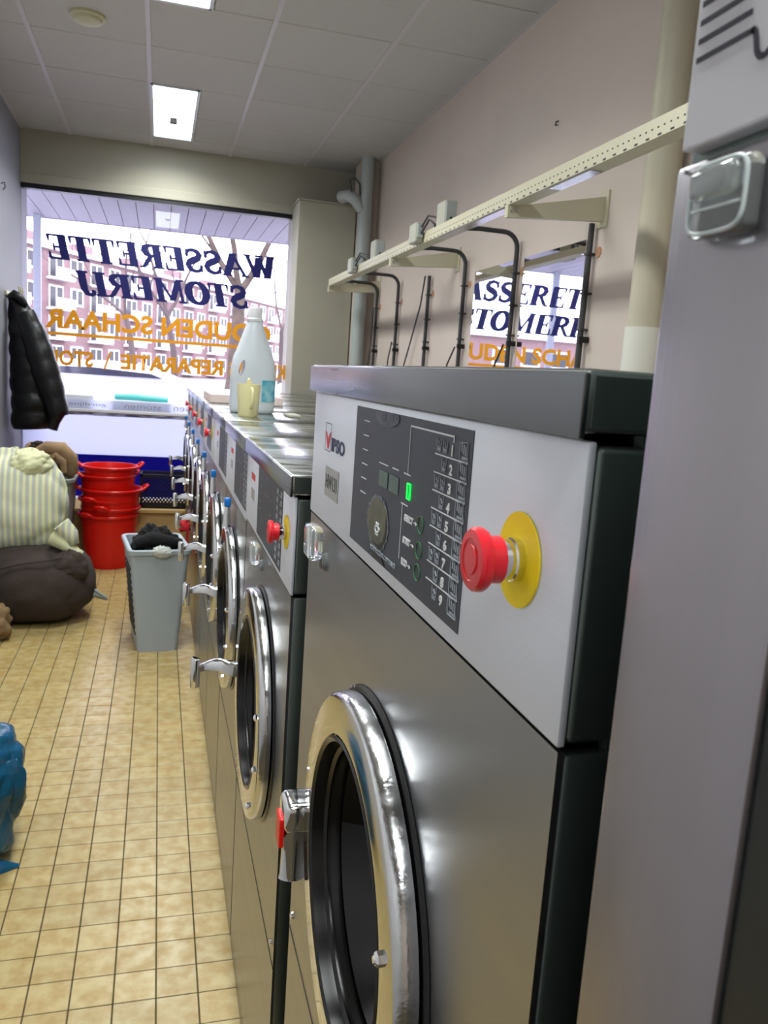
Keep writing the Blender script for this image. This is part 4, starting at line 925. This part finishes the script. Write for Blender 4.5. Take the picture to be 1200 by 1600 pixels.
# ------------------------------------------------------------------ dryer at the right
t = thing('tumble_dryer', (.7, 0, 0), 'tall stainless tumble dryer at the right edge with white top sign', 'dryer')
dx = .204
obj('cabinet', MB().rbox(dx+.004, 1.2, -.55, .3095, 0, 2.1, .004), m_side, t)
obj('front_frame', MB().rbox(dx, dx+.006, .2225, .311, .10, 1.6155, .0025, 2), m_dryer, t, 40)
obj('upper_frame', MB().rbox(dx, dx+.006, -.55, .222, 1.48, 1.6155, .0025, 2), m_dryer, t, 40)
obj('glass_door', MB().rbox(dx+.003, dx+.006, -.45, .222, .15, 1.4795, .001), mat('dark_door_front', (18, 24, 24), .3), t)
sgn = obj('header_sign', MB().rbox(dx-.0035, dx+.006, -.55, .3035, 1.6195, 2.1, .0012), mat('sign_enamel', (190, 188, 194), .5), t, label='white header sign with navy stripes')
mb = MB(); xs_ = dx-.0038
for k in range(7):
    z = 1.6513+.0068*k; ye = .268+.0016*k
    mb.box(xs_-.0003, xs_, ye-.001*(k == 0), .2998, z, z+.0021)
obj('stripe', mb, m_ink, sgn)
mb = MB(); P_ = [(.2685, 1.6527), (.2665, 1.6515), (.2655, 1.648), (.2645, 1.644), (.2625, 1.6418), (.2600, 1.6414), (.2575, 1.6430), (.2555, 1.6470), (.2545, 1.653), (.254, 1.67)]
for a, b_ in zip(P_, P_[1:]):
    d = Vector((b_[0]-a[0], b_[1]-a[1])).normalized(); nn = Vector((-d.y, d.x))*.00115
    mb.prism([(xs_, a[0]+nn.x, a[1]+nn.y), (xs_, a[0]-nn.x, a[1]-nn.y), (xs_, b_[0]-nn.x, b_[1]-nn.y), (xs_, b_[0]+nn.x, b_[1]+nn.y)], (-.0003, 0, 0))
obj('stripe_curve', mb, m_ink, sgn)
h = obj('pull_handle', MB().rbox(dx-.008, dx, .2545, .2885, 1.5825, 1.6095, .0035, 3), m_clear, t, 50, label='clear plastic pull handle')
obj('handle_rim', MB().tube([(dx-.0085, .2705+.0158*math.copysign(abs(math.cos(a))**.45, math.cos(a)), 1.596+.0125*math.copysign(abs(math.sin(a))**.45, math.sin(a))) for a in (2*PI*k/40 for k in range(41))], .0009, 8), m_clearw, h, 60)
obj('handle_ridge', MB().rbox(dx-.0092, dx-.0078, .2565, .2845, 1.5918, 1.5930, .0004), m_clearw, h)
obj('handle_grip', MB().rbox(dx-.012, dx-.004, .2585, .2845, 1.5955, 1.6075, .003, 2), m_clear, h, 50)
obj('fixing_screw', MB().lathe([(0, .0010), (-.0012, .0008)], (dx, .3035, 1.6125), 'X', 10, False, True), m_chrome, t)

# ------------------------------------------------------------------ outside
struct('trim_3', MB().box(-40, 40, 7.3, 130, -.3, -.02), m_street)
sf = thing('canopy', (0, 8.2, 2.87), 'lilac boarded canopy soffit outside above the shop window', 'canopy')
pm = MB().box(-.072, .072, 7.3, 9.05, 0, .02).mesh('plank'); pm.materials.append(m_soffit)
for k in range(-16, 20):
    o = bpy.data.objects.new('plank', pm); link(o, sf); o.location = (k*.15, -8.2, 0)
obj('canopy_deck', MB().box(-2.5, 3.0, 7.3, 9.1, 2.893, 2.98), m_gridd, sf)
obj('fascia', MB().box(-2.5, 3.0, 9.05, 9.1, 2.865, 2.98), m_soffit, sf)
o = obj('canopy_post', MB().rbox(-1.215, -1.145, 8.9, 8.97, -.02, 2.87, .004), m_post, None, wo=(-1.18, 8.93, -.02)); tag(o, 'grey steel post outside at the left of the shop window', 'post')
# apartment building: facade recedes to the right
A = Vector((-11.5, 77)); B = Vector((21, 131)); U_ = (B-A).normalized(); NRM = Vector((U_.y, -U_.x)); Lb = (B-A).length; HB = 10.8
bl = thing('apartment_building', (A.x, A.y, 0), 'brick apartment building with white balconies across the street', 'building')
def W3(u, v, z): p = A+U_*u+NRM*v; return (p.x, p.y, z)
def fbox(u0, u1, v0, v1, z0, z1):
    c = [W3(u, v, z) for z in (z0, z1) for u, v in ((u0, v0), (u1, v0), (u1, v1), (u0, v1))]
    return MB().add(c, [(0, 3, 2, 1), (4, 5, 6, 7), (0, 1, 5, 4), (1, 2, 6, 5), (2, 3, 7, 6), (3, 0, 4, 7)])
obj('facade', fbox(-6.5, Lb, -10, 0, 0, HB), m_brick, bl)
obj('roof_edge', fbox(-6.8, Lb+.3, -10.3, .5, HB, HB+.3), m_conc, bl)
wm = []
for k in range(-2, int(Lb/3.0)):
    u = .6+k*3.0
    for s_ in range(4):
        z = .6+s_*2.65
        if k % 2 == 1:
            bal = fbox(u-.3, u+2.3, 0, 1.1, z-.3, z-.1); fb = fbox(u-.3, u+2.3, 1.05, 1.15, z-.2, z+.75); bal.add(fb.v, fb.f)
            obj('balcony', bal, m_conc, bl)
            wn = obj('window', fbox(u, u+2.0, 0, .05, z-.1, z+1.9), m_conc, bl)
            pn = fbox(u+.15, u+.9, .05, .07, z, z+1.75); p2 = fbox(u+1.1, u+1.85, .05, .07, z+.7, z+1.75); pn.add(p2.v, p2.f)
        else:
            wn = obj('window', fbox(u, u+1.9, 0, .08, z+.3, z+1.9), m_conc, bl)
            pn = fbox(u+.2, u+.85, .08, .1, z+.5, z+1.75); p2 = fbox(u+1.05, u+1.7, .08, .1, z+.5, z+1.75); pn.add(p2.v, p2.f)
        obj('pane', pn, m_pane, wn)
for k in range(6): obj('chimney', fbox(4+k*9, 6+k*9, -5, -3.5, HB+.35, HB+1.9), m_brick, bl)
lo_ = thing('row_of_houses', (-44, 75, 0), 'low brick row of houses far left, seen in the wall mirrors', 'houses')
obj('wall', MB().box(-62, -25, 75, 84, 0, 6.2), m_brick, lo_); obj('roof', MB().box(-62.5, -24.5, 74.5, 84.5, 6.2, 6.6), m_conc, lo_)
for k in range(11):
    for s_ in range(2):
        wn = obj('window', MB().box(-61+k*3.1, -59+k*3.1, 74.9, 75, .7+2.8*s_, 2.4+2.8*s_), m_conc, lo_); obj('pane', MB().box(-60.8+k*3.1, -59.2+k*3.1, 74.86, 74.9, .9+2.8*s_, 2.2+2.8*s_), m_pane, wn)
def tree(x, y, h, r, seed, lb, m, depth=4, lean=0., fork=None, grp='bare street trees'):
    rnd = random.Random(seed); t = thing('bare_tree', (x, y, 0), lb, 'tree', grp)
    tr_ = MB(); br = MB()
    def grow(p, d, L, rr, lv):
        pts = [p]; rs = [rr]; n = 5
        for i in range(n):
            d = (d+Vector((rnd.uniform(-.16, .16), rnd.uniform(-.16, .16), rnd.uniform(-.03, .12)))).normalized(); p = p+d*L/n; pts.append(p); rs.append(rr*(1-.45*(i+1)/n))
        (tr_ if lv == 0 else br).tube(pts, rs, 10 if lv < 2 else 5)
        if lv < depth:
            for k in range(rnd.choice((2, 3, 3)) if not (lv == 0 and fork) else len(fork)):
                q = pts[-1] if k == 0 or lv == 0 else pts[rnd.randint(2, n)]
                if lv == 0 and fork: nd = Vector(fork[k]).normalized()
                else: nd = (d+Vector((rnd.uniform(-.9, .9), rnd.uniform(-.6, .6), rnd.uniform(-.1, .6)))).normalized()
                grow(q, nd, L*rnd.uniform(.6, .8), rs[-1]*rnd.uniform(.6, .85), lv+1)
    grow(Vector((x, y, -.02)), Vector((lean, 0, 1)).normalized(), h, r, 0)
    obj('trunk', tr_, m, t, 60); obj('branches', br, m, t, 60)
tree(1.56, 19, 3.3, .24, 5, 'large thick bare plane tree behind the letters at the right of the shop window', m_bark, 4, fork=[(-.16, 0, 1), (.62, 0, .85), (-.55, .2, .9)])
tree(-3.3, 22, 2.8, .14, 11, 'slim bare tree left of centre beyond the street', m_bark2, 5)
tree(-.6, 26, 2.9, .13, 12, 'slim bare tree behind the middle of the window lettering', m_bark2, 5)
tree(.55, 30, 3.2, .16, 13, 'slim bare tree just left of the thick plane tree', m_bark2, 5)
tree(4.4, 30, 3.0, .14, 21, 'bushy bare tree seen beside the detergent bottle', m_bark2, 5)
def car(x, y, m, lb, L=4.4, H=1.46):
    t = thing('parked_car', (x, y, -.02), lb, 'car', 'cars parked outside')
    prof = [(-.5, .35), (-.5, .90), (-.48, 1.10), (-.44, 1.19), (-.34, 1.24), (-.28, 1.38), (-.22, 1.43), (.18, H), (.36, 1.42), (.47, 1.24), (.5, 1.1), (.5, .35)]
    mb = MB(); mb.rings([[(x+a*L, yy, z*sc) for a, z in prof] for yy, sc in ((y-.85, .97), (y-.78, 1), (y+.78, 1), (y+.85, .97))]); obj('car_body', mb, m, t, 30)
    gl = MB().prism([(x-.31*L, y-.865, 1.32), (x-.27*L, y-.865, 1.375), (x-.02*L, y-.865, 1.40), (x-.02*L, y-.865, 1.33)], (0, .05, 0)).prism([(x+.0*L, y-.865, 1.33), (x+.0*L, y-.865, 1.40), (x+.18*L, y-.865, 1.42), (x+.33*L, y-.865, 1.38), (x+.36*L, y-.865, 1.33)], (0, .05, 0))
    obj('side_windows', gl, m_carg, t)
    for s_ in (-.31, .31): obj('wheel', MB().lathe([(-.01, .01), (-.01, .30), (.18, .31)], (x+s_*L, y-.87, .30), 'Y', 28), m_black, t, 40)
car(-1.55, 11.2, m_car, 'silver lilac car parked outside at the left half of the window')
car(3.05, 11.4, m_carw, 'white car parked outside behind the bottle')
car(-1.6, 16, m_carw, 'white car parked across the street', 4.2, 1.5)
